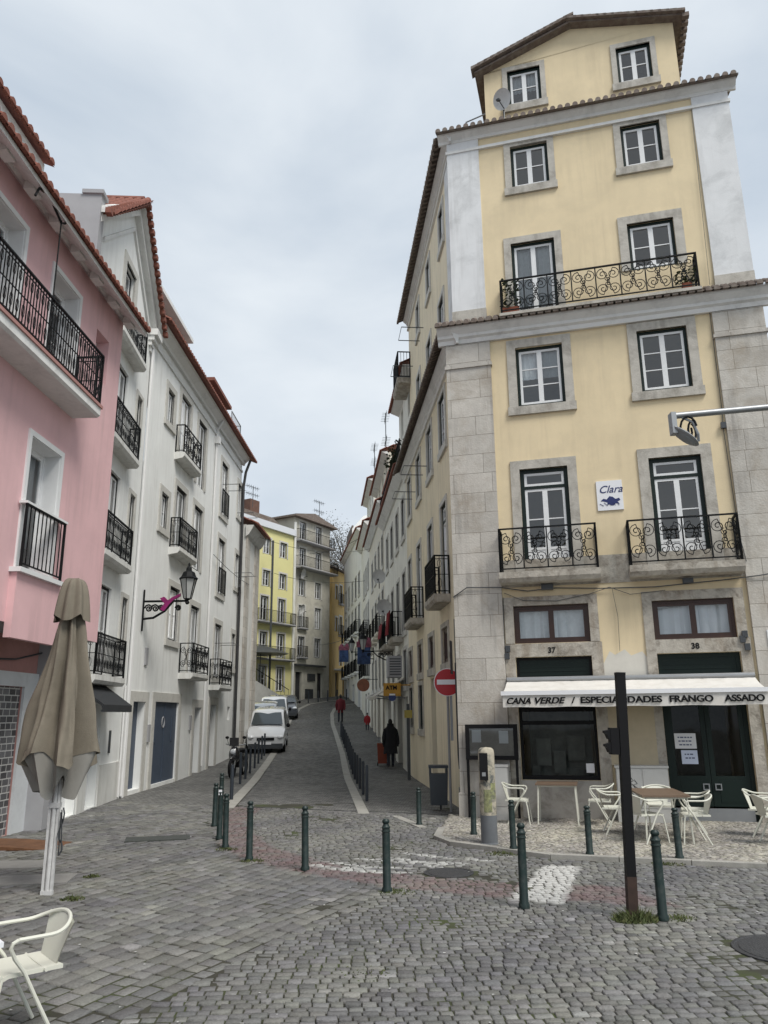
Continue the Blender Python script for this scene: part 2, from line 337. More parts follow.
def spiral(mb, cx, cz, r, turns, y, start=0, dirn=1, t=.009):
    pts = []; n = int(12 * turns)
    for k in range(n + 1):
        f = k / n; a = start + dirn * turns * 2 * math.pi * f; rr = r * (1 - .85 * f); pts.append((cx + rr * math.cos(a), y, cz + rr * math.sin(a)))
    mb.tube(pts, t, 4)
def scroll_panel(mb, u0, u1, z0, z1, y, t=.0105):
    w_, h = u1 - u0, z1 - z0; c = (u0 + u1) / 2; r = min(w_, h) * .31
    for sx in (-1, 1):
        spiral(mb, c + sx * w_ * .24, z0 + h * .76, r, 1.6, y, math.pi / 2 if sx > 0 else math.pi / 2, -sx, t)
        spiral(mb, c + sx * w_ * .24, z0 + h * .25, r, 1.6, y, -math.pi / 2, sx, t)
        mb.tube([(c + sx * w_ * .24, y, z0 + h * .76 + r), (c + sx * w_ * .02, y, z0 + h * .55), (c + sx * w_ * .05, y, z0 + h * .42), (c + sx * w_ * .24, y, z0 + h * .25 - r)], t, 4)
    for sz in (-1, 1): spiral(mb, c, z0 + h * (.5 + .1 * sz), r * .55, 1.2, y, sz * math.pi / 2, sz, t)
    pts = [(c + .16 * r * math.cos(a * math.pi / 5), y, z0 + h * .5 + .3 * r * math.sin(a * math.pi / 5)) for a in range(10)]; mb.tube(pts, t, 4, True)
def railing(mb, pts, z0, h, style='scroll', step=.11, spacing=1.0):
    """pts: list of (u,y) corners of the railing line"""
    for (a, b) in zip(pts[:-1], pts[1:]):
        A = Vector((a[0], a[1], 0)); B = Vector((b[0], b[1], 0)); Ln = (B - A).length; d = (B - A).normalized()
        st = len(mb.v); X = MB()
        X.box(0, Ln, -.022, .022, h - .03, h); X.box(0, Ln, -.012, .012, .06, .085)
        X.box(-.02, .02, -.02, .02, 0, h + .0); X.box(Ln - .02, Ln + .02, -.02, .02, 0, h)
        if style == 'scroll':
            n = max(1, round(Ln / spacing))
            for k in range(n):
                x0, x1 = Ln * k / n, Ln * (k + 1) / n
                if k: X.box(x0 - .014, x0 + .014, -.012, .012, .06, h - .02)
                if x1 - x0 > .3: scroll_panel(X, x0 + .03, x1 - .03, .1, h - .05, 0)
                else: X.tube([((x0 + x1) / 2, 0, .08), ((x0 + x1) / 2, 0, h)], .008, 4)
        else:
            n = max(2, round(Ln / step))
            for k in range(1, n):
                x = Ln * k / n; X.box(x - .008, x + .008, -.008, .008, .07, h - .02)
                if style == 'orn':
                    if k % 2: 
                        pts_ = [(x + step * .9 * math.sin(a * math.pi / 4) * .5 + step * .5 * 0, 0, h * .78 + .1 * math.cos(a * math.pi / 4)) for a in range(8)]; X.tube(pts_, .007, 4, True)
                        pts_ = [(x + step * .9 * math.sin(a * math.pi / 4) * .5, 0, h * .28 + .12 * math.cos(a * math.pi / 4)) for a in range(8)]; X.tube(pts_, .007, 4, True)
            if style == 'orn': X.box(0, Ln, -.008, .008, h * .5 - .008, h * .5 + .008); X.box(0, Ln, -.008, .008, h * .9 - .008, h * .9 + .008)
        M = T(A.x, A.y, z0) @ Matrix.Rotation(math.atan2(d.y, d.x), 4, 'Z'); X.xf(M)
        i = len(mb.v); mb.v += X.v; mb.f += [tuple(i + q for q in f) for f in X.f]
def balcony(parent, u0, u1, proj, z, h=1.0, M=None, th=.2, slabm=None, style='scroll', spacing=.55, railm=None, label=None, corb=False):
    s = MB()
    s.prism([(-proj, z), (-proj, z - th * .6), (-proj + .06, z - th), (0.02, z - th - (.06 if corb else 0)), (0.02, z)], u0, u1, 'x')
    b = part('balcony', s, slabm or STONE, parent, M, label=label)
    r = MB(); e = .04
    railing(r, [(u0 + e, -.02), (u0 + e, -proj + e), (u1 - e, -proj + e), (u1 - e, -.02)], z, h, style, spacing=spacing)
    part('railing', r, railm or IRON, b)
    return b
def tiles(mb, u0, u1, y0, z0, length, slope, sp=.21, fade=None, under=True):
    """barrel tile sheet: eave at (y0,z0) rising inwards (+y) by slope; fade=(a,b) lets ends be mitred"""
    n = max(1, int((u1 - u0) / sp)); sp = (u1 - u0) / n; K = 6; rows = []
    ys = []; d = 0
    while d < length - 1e-6: ys += [(d, 0), (min(d + .38, length), -.035)]; d += .38
    for (d, dz) in ys:
        row = []
        for k in range(n):
            for j in range(K):
                a = math.pi * j / K; row.append((u0 + sp * (k + (1 - math.cos(a)) / 2 * .72), y0 + d, z0 + d * slope + .075 * math.sin(a) - dz))
            row.append((u0 + sp * (k + .73), y0 + d, z0 + d * slope - .02 - dz)); 
        row.append((u1, y0 + d, z0 + d * slope - dz)); rows.append(row)
    mb.grid(rows)
    if under: mb.quad((u0, y0 + .01, z0 - .03), (u1, y0 + .01, z0 - .03), (u1, y0 + length, z0 - .03 + length * slope), (u0, y0 + length, z0 - .03 + length * slope))
    # double row of eave end caps (dark scalloped edge)
    for k in range(n):
        c = u0 + sp * (k + .36); pts = [(c + .36 * sp * math.cos(math.pi * j / 6), z0 + .075 * math.sin(math.pi * j / 6)) for j in range(7)]
        mb.prism(pts + [(c - .36 * sp, z0 - .03), (c + .36 * sp, z0 - .03)], y0 - .02, y0 + .05)
def cornice(mb, u0, u1, prof, M=None):
    """prof: list of (out, z) closed polygon, out positive = towards the street"""
    mb.prism([(-a, b) for a, b in prof], u0, u1, 'x')
def text(s, size, m, parent, M, shear=0, off=.0, ext=.004, name='lettering', spacing=1.0, align='LEFT', xs=1.0):
    c = bpy.data.curves.new('t', 'FONT'); c.body = s; c.size = size; c.shear = shear; c.offset = off; c.extrude = ext; c.align_x = align; c.space_character = spacing
    o = bpy.data.objects.new('t', c); COL.objects.link(o)
    dg = bpy.context.evaluated_depsgraph_get(); me = bpy.data.meshes.new_from_object(o.evaluated_get(dg)); bpy.data.objects.remove(o)
    me.name = name; me.materials.clear(); me.materials.append(m)
    # text lies in XY -> stand it up in XZ facing -Y
    me.transform(Matrix.Diagonal((xs, 1, 1, 1))); me.transform(Matrix.Rotation(R_(90), 4, 'X'))
    return link(name, me, parent, M)
# ================================================================== SETTING
def ribbon(name, left, right, dz, m, sub=1.0, kind='structure'):
    """sheet between two polylines of equal length, draped over the terrain"""
    rows = []
    for k in range(len(left) - 1):
        n = max(1, int(max((Vector(left[k + 1]) - Vector(left[k])).length, (Vector(right[k + 1]) - Vector(right[k])).length) / sub))
        for j in range(n + (1 if k == len(left) - 2 else 0)):
            f = j / n; a = Vector(left[k]).lerp(Vector(left[k + 1]), f); b = Vector(right[k]).lerp(Vector(right[k + 1]), f)
            rows.append([(a.x + (b.x - a.x) * q / 4, a.y + (b.y - a.y) * q / 4, zg(a.y + (b.y - a.y) * q / 4) + dz) for q in range(5)])
    mb = MB(); mb.grid(rows); return tag(link(name, mb.mesh(name, m, True)), kind=kind)
mb = MB(); ys = [-60, -20, 0, 10, 20, 27] + [29 + 2 * k for k in range(30)] + [100, 140, 250, 600]
mb.grid([[(x, y, zg(y) - .03) for x in (-400, -60, -20, -8, 0, 8, 20, 60, 400)] for y in ys])
tag(link('ground', mb.mesh('ground', GROUNDM)), kind='structure')
kL = [(-3.55, 18.95), (-4.45, 29.5), (-4.95, 36.4), (-5.75, 46), (-6.35, 54), (-6.45, 60), (-6.0, 63.3), (-4.6, 65.6), (-1.5, 67.8), (4, 70)]
kR = [(-.62, 17.75), (-1.45, 27.5), (-2.1, 36.1), (-2.85, 44), (-3.55, 51), (-4.0, 57), (-4.0, 60.2), (-3.3, 62.6), (-1.5, 64.2), (4, 66.5)]
ribbon('street_road', [(a + .02, b) for a, b in kL], kR, -.012, ROADM)
ribbon('left_pavement', [(-8.2, 20.6), (-8.2, 29.5), (-8.2, 36.4), (-8.6, 46), (-12, 54), (-13, 60), (-10, 66), (-7, 70), (-4, 74), (4, 80)], [(a - .05, b) for a, b in kL], -.008, PAVM)
ribbon('right_pavement', kR, [(2.4, 16.4), (1.6, 27.5), (.9, 36.1), (.3, 44), (-.4, 51), (-1.2, 57), (-1.5, 60), (-1.3, 61), (0, 62), (5, 64)], -.008, PAVM)
ribbon('kerb', [(a - .30, b) for a, b in kL], kL, .01, KERBM)
ribbon('kerb', kR, [(a + .24, b) for a, b in kR], .01, KERBM)
def inpoly(x, y, P):
    c = False; j = len(P) - 1
    for i in range(len(P)):
        xi, yi = P[i]; xj, yj = P[j]
        if (yi > y) != (yj > y) and x < (xj - xi) * (y - yi) / (yj - yi) + xi: c = not c
        j = i
    return c
def segd(x, y, pl):
    best = 9
    for (ax, ay), (bx, by) in zip(pl[:-1], pl[1:]):
        dx, dy = bx - ax, by - ay; t = max(0, min(1, ((x - ax) * dx + (y - ay) * dy) / (dx * dx + dy * dy))); best = min(best, math.hypot(x - ax - t * dx, y - ay - t * dy))
    return best
RED = [(-3.9, 19.5), (-2.9, 19.1), (-2.9, 16.5), (-1.9, 13.6), (-1.0, 12.3), (.1, 11.3), (1.5, 10.75), (2.9, 10.4), (3.3, 9.35), (1.5, 9.75), (0, 10.5), (-1.2, 11.5), (-2.2, 12.6), (-2.9, 14.2)]
WHT = [(2.23, 11.83), (2.70, 11.70), (1.97, 9.50), (1.40, 9.80)]
STROKES = [([(-1.05, 12.0), (-.6, 11.65), (-.05, 11.45), (.25, 11.4)], .07), ([(-.75, 12.15), (-.3, 11.85), (.3, 11.7)], .05), ([(.05, 12.5), (.6, 12.05), (1.05, 11.9)], .06), ([(-.4, 12.45), (.25, 12.15), (.75, 11.75)], .05), ([(.3, 12.9), (.9, 12.4), (1.5, 12.2)], .05), ([(-.55, 11.75), (-.35, 11.62)], .12), ([(.75, 12.0), (1.0, 11.95)], .1)]
MAN = [(.83, 11.37, .34), (3.62, 7.75, .48)]
def stones(name, polys, ang, lx, ly, zt, col, excl=(), jit=.10, paint=True, joint=.012, jy=None, kind='structure', m=None, hv=.006, seed=3, spread=.22, runv=.3, r0=None):
    rn = random.Random(seed); ca, sa = math.cos(ang), math.sin(ang)
    xs = [p[0] for p in polys]; ys = [p[1] for p in polys]; cx, cy = sum(xs) / len(xs), sum(ys) / len(ys)
    Rr = max(math.hypot(x - cx, y - cy) for x, y in polys) + .5
    V = []; F = []; C = []
    v = -Rr
    while v < Rr:
        h = ly * rn.uniform(.85, 1.15); u = -Rr + rn.uniform(0, lx); wav = rn.uniform(-.01, .01)
        while u < Rr:
            l_ = lx * rn.uniform(1 - runv, 1 + runv)
            uc, vc = u + l_ / 2, v + h / 2 + .05 * math.sin(u * .9 + v * .3)
            x, y = cx + uc * ca - vc * sa, cy + uc * sa + vc * ca
            if inpoly(x, y, polys) and y > 3.2 and abs(x) < .62 * y + 1.6 and not any(math.hypot(x - q[0], y - q[1]) < q[2] + .05 for q in MAN):
                g = rn.uniform(1 - spread, 1 + spread); c = [col[0] * g, col[1] * g * rn.uniform(.98, 1.02), col[2] * g * rn.uniform(.95, 1.05)]
                if rn.random() < .05: kq = rn.choice((1.35, .66)); c = [q * kq for q in c]
                lf = .10 * math.sin(x * 1.3 + 1.1 * math.sin(y * .9)) * math.sin(y * 1.1 + 2) + .08 * math.sin(x * 3.1 - y * 2.3) ; c = [c[0] * (1 + lf), c[1] * (1 + lf), c[2] * (1 + lf * .7)]
                base = len(V) // 3; dz = rn.uniform(-hv, hv) + (.006 * math.sin(x * 2.2 + y) * math.sin(y * 1.7 - x * .6) if hv > .004 else 0); tx, ty = rn.uniform(-.03, .03), rn.uniform(-.03, .03)
                hl, hh = l_ / 2 - joint / 2, h / 2 - (jy or joint) / 2
                cor = [(sx * hl + rn.uniform(-1, 1) * jit * h * .5, sy * hh + rn.uniform(-1, 1) * jit * h * .5) for sx, sy in ((-1, -1), (1, -1), (1, 1), (-1, 1))]
                cols = []
                for ring, (k, zz) in enumerate(((1.0, -.03), (.985, -.006), (.90, 0))):
                    for (a, b) in cor:
                        a2, b2 = a * k, b * k
                        X, Y = cx + (uc + a2) * ca - (vc + b2) * sa, cy + (uc + a2) * sa + (vc + b2) * ca
                        V.extend((X, Y, zt + zz + (dz + a2 * tx + b2 * ty if ring else 0)))
                        cc = c
                        if paint:
                            nz = math.sin(X * 7.1 + Y * 3.3) * math.sin(Y * 9.7 - X * 4.1) * .5 + rn.uniform(-.3, .3)
                            if inpoly(X, Y, WHT) and nz > -.72: cc = [.50, .495, .47]
                            elif any(segd(X, Y, s) < w_ for s, w_ in STROKES) and nz > -.45: cc = [.44, .44, .42]
                            elif inpoly(X, Y, RED) and nz > -.5: q = .42 + .3 * nz; cc = [c[0] * (1 - q) + .18 * q, c[1] * (1 - q) + .10 * q, c[2] * (1 - q) + .10 * q]
                        cols.append(cc)
                C += cols
                for a in range(4):
                    b = (a + 1) % 4; F.append((base + a, base + b, base + 4 + b, base + 4 + a)); F.append((base + 4 + a, base + 4 + b, base + 8 + b, base + 8 + a))
                F.append((base + 8, base + 9, base + 10, base + 11))
            u += l_
        v += h
    me = bpy.data.meshes.new(name); me.from_pydata([tuple(V[i:i + 3]) for i in range(0, len(V), 3)], [], F)
    ca_ = me.color_attributes.new('stone', 'FLOAT_COLOR', 'POINT')
    fl = []
    for c in C: fl += [c[0], c[1], c[2], 1]
    ca_.data.foreach_set('color', fl); me.materials.append(m or SETT)
    for p in me.polygons: p.use_smooth = True
    return tag(link(name, me), kind=kind)
Z1 = [(-3.3, 3.0), (-.02, 10.3), (-1.2, 11.55), (-2.15, 12.5), (-2.75, 13.7), (-3.5, 16.2), (-4.5, 19.8), (-7.6, 21.2), (-7.6, 16), (-9.5, 12), (-9.5, 3)]
Z2 = [(-3.4, 3.0), (11, 3.0), (11, 9.75), (5.21, 11.40), (2.41, 12.28), (1.0, 13.55), (.75, 14.3), (.95, 15.3), (1.3, 17.4), (-4.5, 19.8), (-3.5, 16.2), (-2.75, 13.7), (-2.15, 12.5), (-1.2, 11.55), (-.1, 10.3)]
TER = [(1.34, 17.3), (1.0, 15.3), (.85, 14.3), (1.06, 13.66), (2.43, 12.42), (5.21, 11.53), (11, 9.85), (12, 14.4), (1.6, 17.1)]
MAN2 = None
stones('plaza_paving', Z1, R_(90 - 25.6), .215, .165, 0, (.158, .156, .148), seed=5, joint=.020, jy=.02)
stones('crossing_paving', Z2, R_(4), .122, .105, 0, (.165, .163, .155), seed=9, joint=.012, jy=.018)
stones('terrace_paving', TER, R_(20), .075, .07, .045, (.33, .31, .27), seed=11, paint=False, joint=.009, jit=.35, hv=.004, spread=.3)
mb = MB(); mb.grid([[(-10 + .2 * i, 2.5 + .2 * j, -.013 + .006 * math.sin(i * .23 + 1.3 * math.sin(j * .19)) * math.sin(j * .31 + 1) + .003 * math.sin(i * 1.7 + j)) for i in range(111)] for j in range(88)]); 
joint_bed = link('joint_bed', mb.mesh('joint_bed', JOINT)); tag(joint_bed, kind='structure')
mb = MB(); mb.prism(TER, -.01, .024, 'z'); tag(link('terrace_bed', mb.mesh('terrace_bed', mat('terrace_sand', (.17, .15, .12), .95, var=.3, vscale=4))), kind='structure')
def strip(name, pts, wd, z0, z1, m, seg=.9):
    mb = MB()
    for (a, b) in zip(pts[:-1], pts[1:]):
        A, B = Vector(a), Vector(b); Ln = (B - A).length; d = (B - A) / Ln; nn = Vector((-d.y, d.x)); n = max(1, int(Ln / seg))
        for k in range(n):
            p, q = A + d * (Ln * k / n + .006), A + d * (Ln * (k + 1) / n - .006)
            mb.prism([(p.x, p.y), (q.x, q.y), (q.x + nn.x * wd, q.y + nn.y * wd), (p.x + nn.x * wd, p.y + nn.y * wd)], z0, z1 + rnd.uniform(-.004, .004), 'z')
    return tag(link(name, mb.mesh(name, m)), kind='structure')
strip('kerb', [(.95, 15.3), (.80, 14.3), (1.03, 13.6), (2.41, 12.33), (5.21, 11.44), (11, 9.76)], .13, -.03, .055, KERBM, .8)
strip('kerb', [(.1, 17.35), (.60, 15.6)], .16, -.03, .012, KERBM, .8)
strip('drain_line', [(-4.6, 19.86), (1.32, 17.5)], .08, -.03, -.004, mat('dark_joint_stone', (.045, .045, .045), .9, var=.2), 1.2)
for k, (mx_, my_, mr_) in enumerate(MAN):
    mb = MB(); mb.lathe([(mr_, -.02), (mr_, .002), (mr_ - .03, .004), (mr_ - .035, -.003), (mr_ - .06, -.003), (mr_ - .065, .003), (.001, .004)], 32)
    o = link('manhole_cover', mb.mesh('manhole_cover', mat('cast_iron%d' % k, (.06, .06, .062), .6, metal=.4, var=.3, vscale=14, bump=.8, bscale=60))); o.location = (mx_, my_, 0)
    tag(o, ['round iron manhole cover in the cobbles beside the white painted strokes', 'round iron manhole cover at the right edge of the foreground cobbles'][k], 'manhole cover')
# stone slab lids left of the umbrella
for k, (x, y, sx, sy, a) in enumerate([(-4.72, 11.15, 1.0, .62, 8), (-5.75, 12.2, 1.5, .62, 6), (-4.05, 14.6, 1.1, .5, 14)]):
    mb = MB(); mb.box(-sx / 2, sx / 2, -sy / 2, sy / 2, -.03, .014)
    o = link('stone_slab', mb.mesh('stone_slab', mat('slab%d' % k, [(.24, .235, .22), (.24, .235, .22), (.05, .055, .05)][k], .85, var=.15, vscale=6, bump=.3))); o.location = (x, y, 0); o.rotation_euler.z = R_(a)
    tag(o, ['pale rectangular stone slab set in the cobbles right behind the umbrella pole', 'long pale stone slab in the cobbles by the left photo edge', 'dark narrow slab lid in the cobbles behind the umbrella'][k], 'stone slab', 'slab lids set in the cobbles')
mb = MB(); mb.prism([(-8.2, 0), (-6.95, 0), (-5.45, .0), (-6.3, .06), (-8.2, .1)], -.5, .35, 'y')
o = link('rusty_plate', mb.mesh('rusty_plate', mat('rusty_iron', (.14, .065, .03), .9, var=.4, vscale=5, bump=.5, bscale=12))); o.location = (0, 14.0, .0); o.rotation_euler.z = 0
tag(o, 'brown rusty ramp plate lying before the brick patterned shutter', 'metal plate')
# ================================================================== YELLOW CORNER BUILDING
FP = (1.54, 16.95); MF = frame(FP, 104.7)
F_ = thing('corner_building', 'tall yellow corner building with scroll iron balconies above the restaurant awning', 'building', MF)
MRw = frame((1.80, 16.93), 175.1); MR = MF.inverted() @ MRw
NI = None
hF = []; hA = []
W = dict(frm=GREEN, sash=WHITEP, sur=STONE, depth=.06)
hF.append(window(F_, 1.63, 8.88, 1.07, 1.48, rows=3, surw=.2, curtain=.55, **W)); hF.append(window(F_, 4.35, 8.92, 1.06, 1.48, rows=3, surw=.2, **W))
hF.append(window(F_, 1.57, 4.96, 1.05, 2.42, rows=2, door=True, surw=.2, sill=False, fw=.09, curtain=0, **W)); hF.append(window(F_, 4.33, 4.96, 1.06, 2.42, rows=2, door=True, surw=.22, sill=False, fw=.09, **W))
hF.append(window(F_, 1.67, 11.25, 1.03, 1.88, rows=2, surw=.17, sill=False, curtain=.9, **W)); hF.append(window(F_, 4.38, 11.95, 1.03, 1.22, rows=2, surw=.2, sill=False, **W))
hF.append(window(F_, 1.79, 14.69, .91, 1.2, rows=2, surw=.16, **W)); hF.append(window(F_, 4.45, 14.71, .91, 1.17, rows=2, surw=.16, **W))
for q, (u, zz) in enumerate(((1.27, 3.51), (4.11, 3.50))):
    hF.append(window(F_, u, zz, 1.57, .80, frm=BROWNP, sash=BROWNP, sur=STONE2, surw=.19, rows=1, leaves=2, curtain=1.0, cm=CURTB if q else CURT, sill=False, depth=.06, fw=.06))
hF.append((1.27, 2.83, .76, 3.22)); hF.append((4.12, 5.69, .0, 3.22))
mb = MB(); wall_panel(mb, .2, 6.9, 0, 16.5, hF, .28); part('wall', mb, YEL, F_)
# white paint patch left on the stucco between the two shop openings
mb = MB(); mb.prism([(3.06, 2.5), (3.95, 2.5), (3.95, 3.12), (3.84, 3.28), (3.62, 3.2), (3.5, 3.33), (3.3, 3.22), (3.2, 3.3), (3.06, 3.05)], -.004, .01); part('paint_patch', mb, mat('white_patch', (.60, .58, .52), .9, var=.1, vscale=4), F_)
mb = MB(); mb.box(3.06, 3.95, -.05, -.003, 1.06, 2.5); part('plaster_panel', mb, mat('cream_panel', (.50, .43, .30), .9, var=.1, vscale=3, stain=(.3, .26, .2), stain_amt=.4), F_)
# R (street) side: local x = -s
hR = []; hRu = []
def wr(s0, s1, z0, z1, hl, **k):
    kk = dict(depth=.03, frm=GREEN, sash=WHITEP, sur=SURL, surw=.13, rows=3); kk.update(k)
    hl.append(window(F_, -s1, z0, round(s1 - s0, 2), round(z1 - z0, 2), M=MR, **kk))
for s in (1.93, 4.38, 6.95, 9.55): wr(s, s + 1.0, 8.92, 10.38, hR, curtain=.5 if s > 5 else 0)
for s, dr in ((2.2, 1), (4.67, 0), (7.3, 1), (9.85, 0)):
    wr(s, s + .9, 4.95 if dr else 5.6, 7.42, hR, door=bool(dr), rows=2, sill=not dr)
for s in (2.5, 5.0, 7.5, 10.1): wr(s, s + .95, 3.32, 4.22, hR, frm=BROWNP, sash=BROWNP, rows=1, sill=True, sur=STONE)
for s in (7.55, 10.15): wr(s, s + .92, 1.62, 2.95, hR, frm=GREEN, sash=GREEN, rows=1, sur=STONE)
for s in (1.3, 3.87, 6.4): wr(s, s + .68, 14.5, 15.6, hRu, rows=2)
for s in (1.6, 4.0, 6.5): wr(s, s + .85, 11.5, 13.05, hRu, rows=2)
hR.append((-5.85, -4.95, 0, 3.05))
mb = MB(); wall_panel(mb, -11.2, 0, 0, 11.1, hR, .28); part('wall', mb, YELR, F_, MR)
mb = MB(); wall_panel(mb, -9.4, 0, 11.1, 16.5, hRu, .28); part('wall', mb, YELR, F_, MR)
mb = MB(); mb.box(-5.85, -4.95, .18, .26, 0, 3.05); mb.box(-5.44, -5.36, .16, .2, 0, 3.05); mb.box(-5.85, -4.95, .15, .2, 2.3, 2.36)
part('street_door', mb, mat('grey_green_door', (.12, .15, .15), .6, var=.1), F_, MR)
mb = MB()   # remaining body: other sides and flat cap
foot = [(.2, .02), (6.9, .02), (6.9, 10.6), (-3.5, 10.6)]
def rl(s): return (.256 - .3357 * s, .047 + .9418 * s)
mb.quad((6.9, 0, 0), (6.9, 10.6, 0), (6.9, 10.6, 16.5), (6.9, 0, 16.5)); mb.quad((6.9, 10.6, 0), (-3.5, 10.6, 0), (-3.5, 10.6, 11.1), (6.9, 10.6, 11.1))
a = rl(9.4); mb.quad((6.9, a[1], 11.1), (a[0], a[1], 11.1), (a[0], a[1], 16.5), (6.9, a[1], 16.5))
mb.poly([(.2, .02, 16.45), (6.9, .02, 16.45), (6.9, a[1], 16.45), (a[0], a[1], 16.45)]); mb.poly([(.2, .02, 11.0), (6.9, .02, 11.0), (6.9, 10.6, 11.0), (-3.5, 10.6, 11.0)])
mb.quad((.2, 0, 0), (.256, .047, 0), (.256, .047, 16.5), (.2, 0, 16.5))
part('wall', mb, YEL, F_)
# pilasters, quoins, mouldings
for (u0, u1) in ((-.0, 1.05), (5.96, 7.0)):
    mb = MB(); mb.box(u0, u1, -.085, .0, .5, 10.0); mb.box(u0 - .03, u1 + .03, -.12, .0, 0, .5)
    mb.box(u0 - .03, u1 + .03, -.12, 0, 9.98, 10.06); mb.box(u0, u1, -.085, 0, 10.06, 10.6)
    if u0 < 1: mb.prism([(-.0, -.085), (-.0, .0), (.16, .12), (.25, .06), (.3, -.05)], 0, 10.6, 'z')
    else: mb.box(6.9, 7.0, 0, 1.0, 0, 10.6)
    part('pilaster', mb, ASH, F_)
mb = MB(); mb.box(-1.15, -.02, -.07, 0, .5, 10.6); mb.box(-1.2, 0.02, -.1, 0, 0, .5); part('pilaster', mb, ASH, F_, MR)
for (u0, u1) in ((.19, 1.0), (6.12, 6.93)):
    mb = MB(); mb.box(u0, u1, -.045, 0, 11.5, 16.32); part('quoin', mb, WST, F_)
    mb = MB(); mb.box(u0 - .01, u1 + .01, -.06, 0, 11.0, 11.5); part('quoin_base', mb, STONE, F_)
mb = MB(); mb.box(-.75, -.0, -.04, 0, 11.3, 16.2); part('quoin', mb, WST, F_, MR)
LC = [(0, 10.62), (.08, 10.62), (.1, 10.72), (.16, 10.76), (.16, 10.83), (.27, 10.94), (.29, 11.0), (0, 11.0)]
UC = [(0, 16.3), (.06, 16.3), (.08, 16.37), (.12, 16.4), (.2, 16.46), (.22, 16.5), (0, 16.5)]
mb = MB(); cornice(mb, -.18, 7.2, LC); part('cornice', mb, CORNW, F_); mb = MB(); cornice(mb, -.02, 7.12, UC); part('cornice', mb, CORNW, F_)
mb = MB(); cornice(mb, -11.4, .22, [(a * .8, b) for a, b in LC]); part('cornice', mb, CORNW, F_, MR); mb = MB(); cornice(mb, -9.6, .22, [(a * .85, b) for a, b in UC]); part('cornice', mb, CORNW, F_, MR)
mb = MB(); mb.box(.16, 6.96, -.075, 0, 15.98, 16.06); part('string_course', mb, CORNW, F_); mb = MB(); mb.box(-9.4, 0, -.07, 0, 15.98, 16.06); part('string_course', mb, CORNW, F_, MR)
mb = MB(); mb.box(1.05, 5.96, -.02, 0, 4.72, 5.32); part('stone_band', mb, STONE2, F_)
mb = MB()
for (a, b) in ((1.06, 1.265), (2.835, 3.06), (3.92, 4.115), (5.695, 5.9)): mb.box(a, b, -.045, .0, 0, 3.5)
mb.box(1.265, 2.835, -.045, 0, 3.225, 3.5); mb.box(4.115, 5.695, -.045, 0, 3.225, 3.5); part('shopfront_surround', mb, STONE2, F_)
mb = MB(); mb.box(1.265, 2.835, -.03, .1, 0, .755); mb.box(3.06, 3.92, -.03, 0, 0, .4); part('plinth', mb, mat('pale_plinth_stone', (.38, .36, .33), .9, var=.15, vscale=3, stain=(.12, .11, .09), stain_amt=.7, stain_scale=2), F_)
# roofs
mb = MB(); tiles(mb, -.2, 7.22, -.38, 11.01, .38, .5, .17); part('cornice_tiles', mb, TILE, F_)
mb = MB(); tiles(mb, -11.5, .16, -.45, 10.98, .45, .4, .17, under=False); part('cornice_tiles', mb, TILE, F_, MR)
mb = MB(); tiles(mb, -.04, 7.16, -.34, 16.5, 2.2, .36, .18); tiles_R = MB(); tiles(tiles_R, -9.7, .1, -.40, 16.46, 2.2, .36, .2, under=False)
part('roof', mb, TILE, F_); part('roof', tiles_R, TILE, F_, MR)
# attic storey
mb = MB(); AW = [window(F_, 1.81, 17.4, .85, 1.08, M=T(0, .3, 0), depth=.05, rows=2, surw=.13, frm=GREEN, sash=WHITEP, sur=STONE, curtain=.6), window(F_, 4.57, 17.39, .83, 1.09, M=T(0, .3, 0), depth=.05, rows=2, surw=.13, frm=GREEN, sash=WHITEP, sur=STONE)]
wall_panel(mb, 1.2, 6.0, 16.5, 18.6, AW, .25, .3)
mb.poly([(1.2, .3, 18.6), (6.0, .3, 18.6), (6.0, .3, 18.95), (3.5, .3, 19.42), (1.2, .3, 18.55)])
mb.quad((1.2, .3, 16.5), (1.2, 7, 16.5), (1.2, 7, 18.6), (1.2, .3, 18.6)); mb.quad((6.0, .3, 16.5), (6.0, 7, 16.5), (6.0, 7, 18.9), (6.0, .3, 18.9)); mb.quad((1.2, 7, 16.5), (6, 7, 16.5), (6, 7, 18.9), (1.2, 7, 18.6))
part('attic_wall', mb, YEL, F_)
mb = MB(); mb.prism([(.98, 18.46), (3.5, 19.42), (6.3, 18.86), (6.3, 18.92), (3.5, 19.48), (.98, 18.51)], .08, 7.3)
for k in range(15): 
    uu = 1.0 + 2.45 * k / 14; mb.prism([(uu - .1, 18.50 + (uu - .98) * .385), (uu + .16, 18.62 + (uu - .98) * .385), (uu + .16, 18.68 + (uu - .98) * .385), (uu - .1, 18.6 + (uu - .98) * .385)], -.02, .3)
for k in range(15):
    uu = 3.55 + 2.6 * k / 14; mb.prism([(uu - .14, 19.50 - (uu - 3.5) * .2), (uu + .12, 19.44 - (uu - 3.5) * .2), (uu + .12, 19.52 - (uu - 3.5) * .2), (uu - .14, 19.56 - (uu - 3.5) * .2)], -.02, .3)
mb.lathe([(.09, 0), (.1, .1), (.04, .2)], 10, 3.5, .1, 19.46); part('attic_roof', mb, TILE, F_)
mb = MB()
for k in range(34): mb.box(6.2, 6.36, .05 + k * .21, .17 + k * .21, 18.80, 18.92)
part('verge_tiles', mb, TILE, F_)
# roof-top railing left of the attic
mb = MB(); mb.tube([(.65, .5, 16.6), (.65, .5, 17.35), (1.2, .5, 17.5)], .02, 6); mb.tube([(.65, .5, 17.0), (1.2, .5, 17.1)], .015, 6); part('roof_rail', mb, METALG, F_)
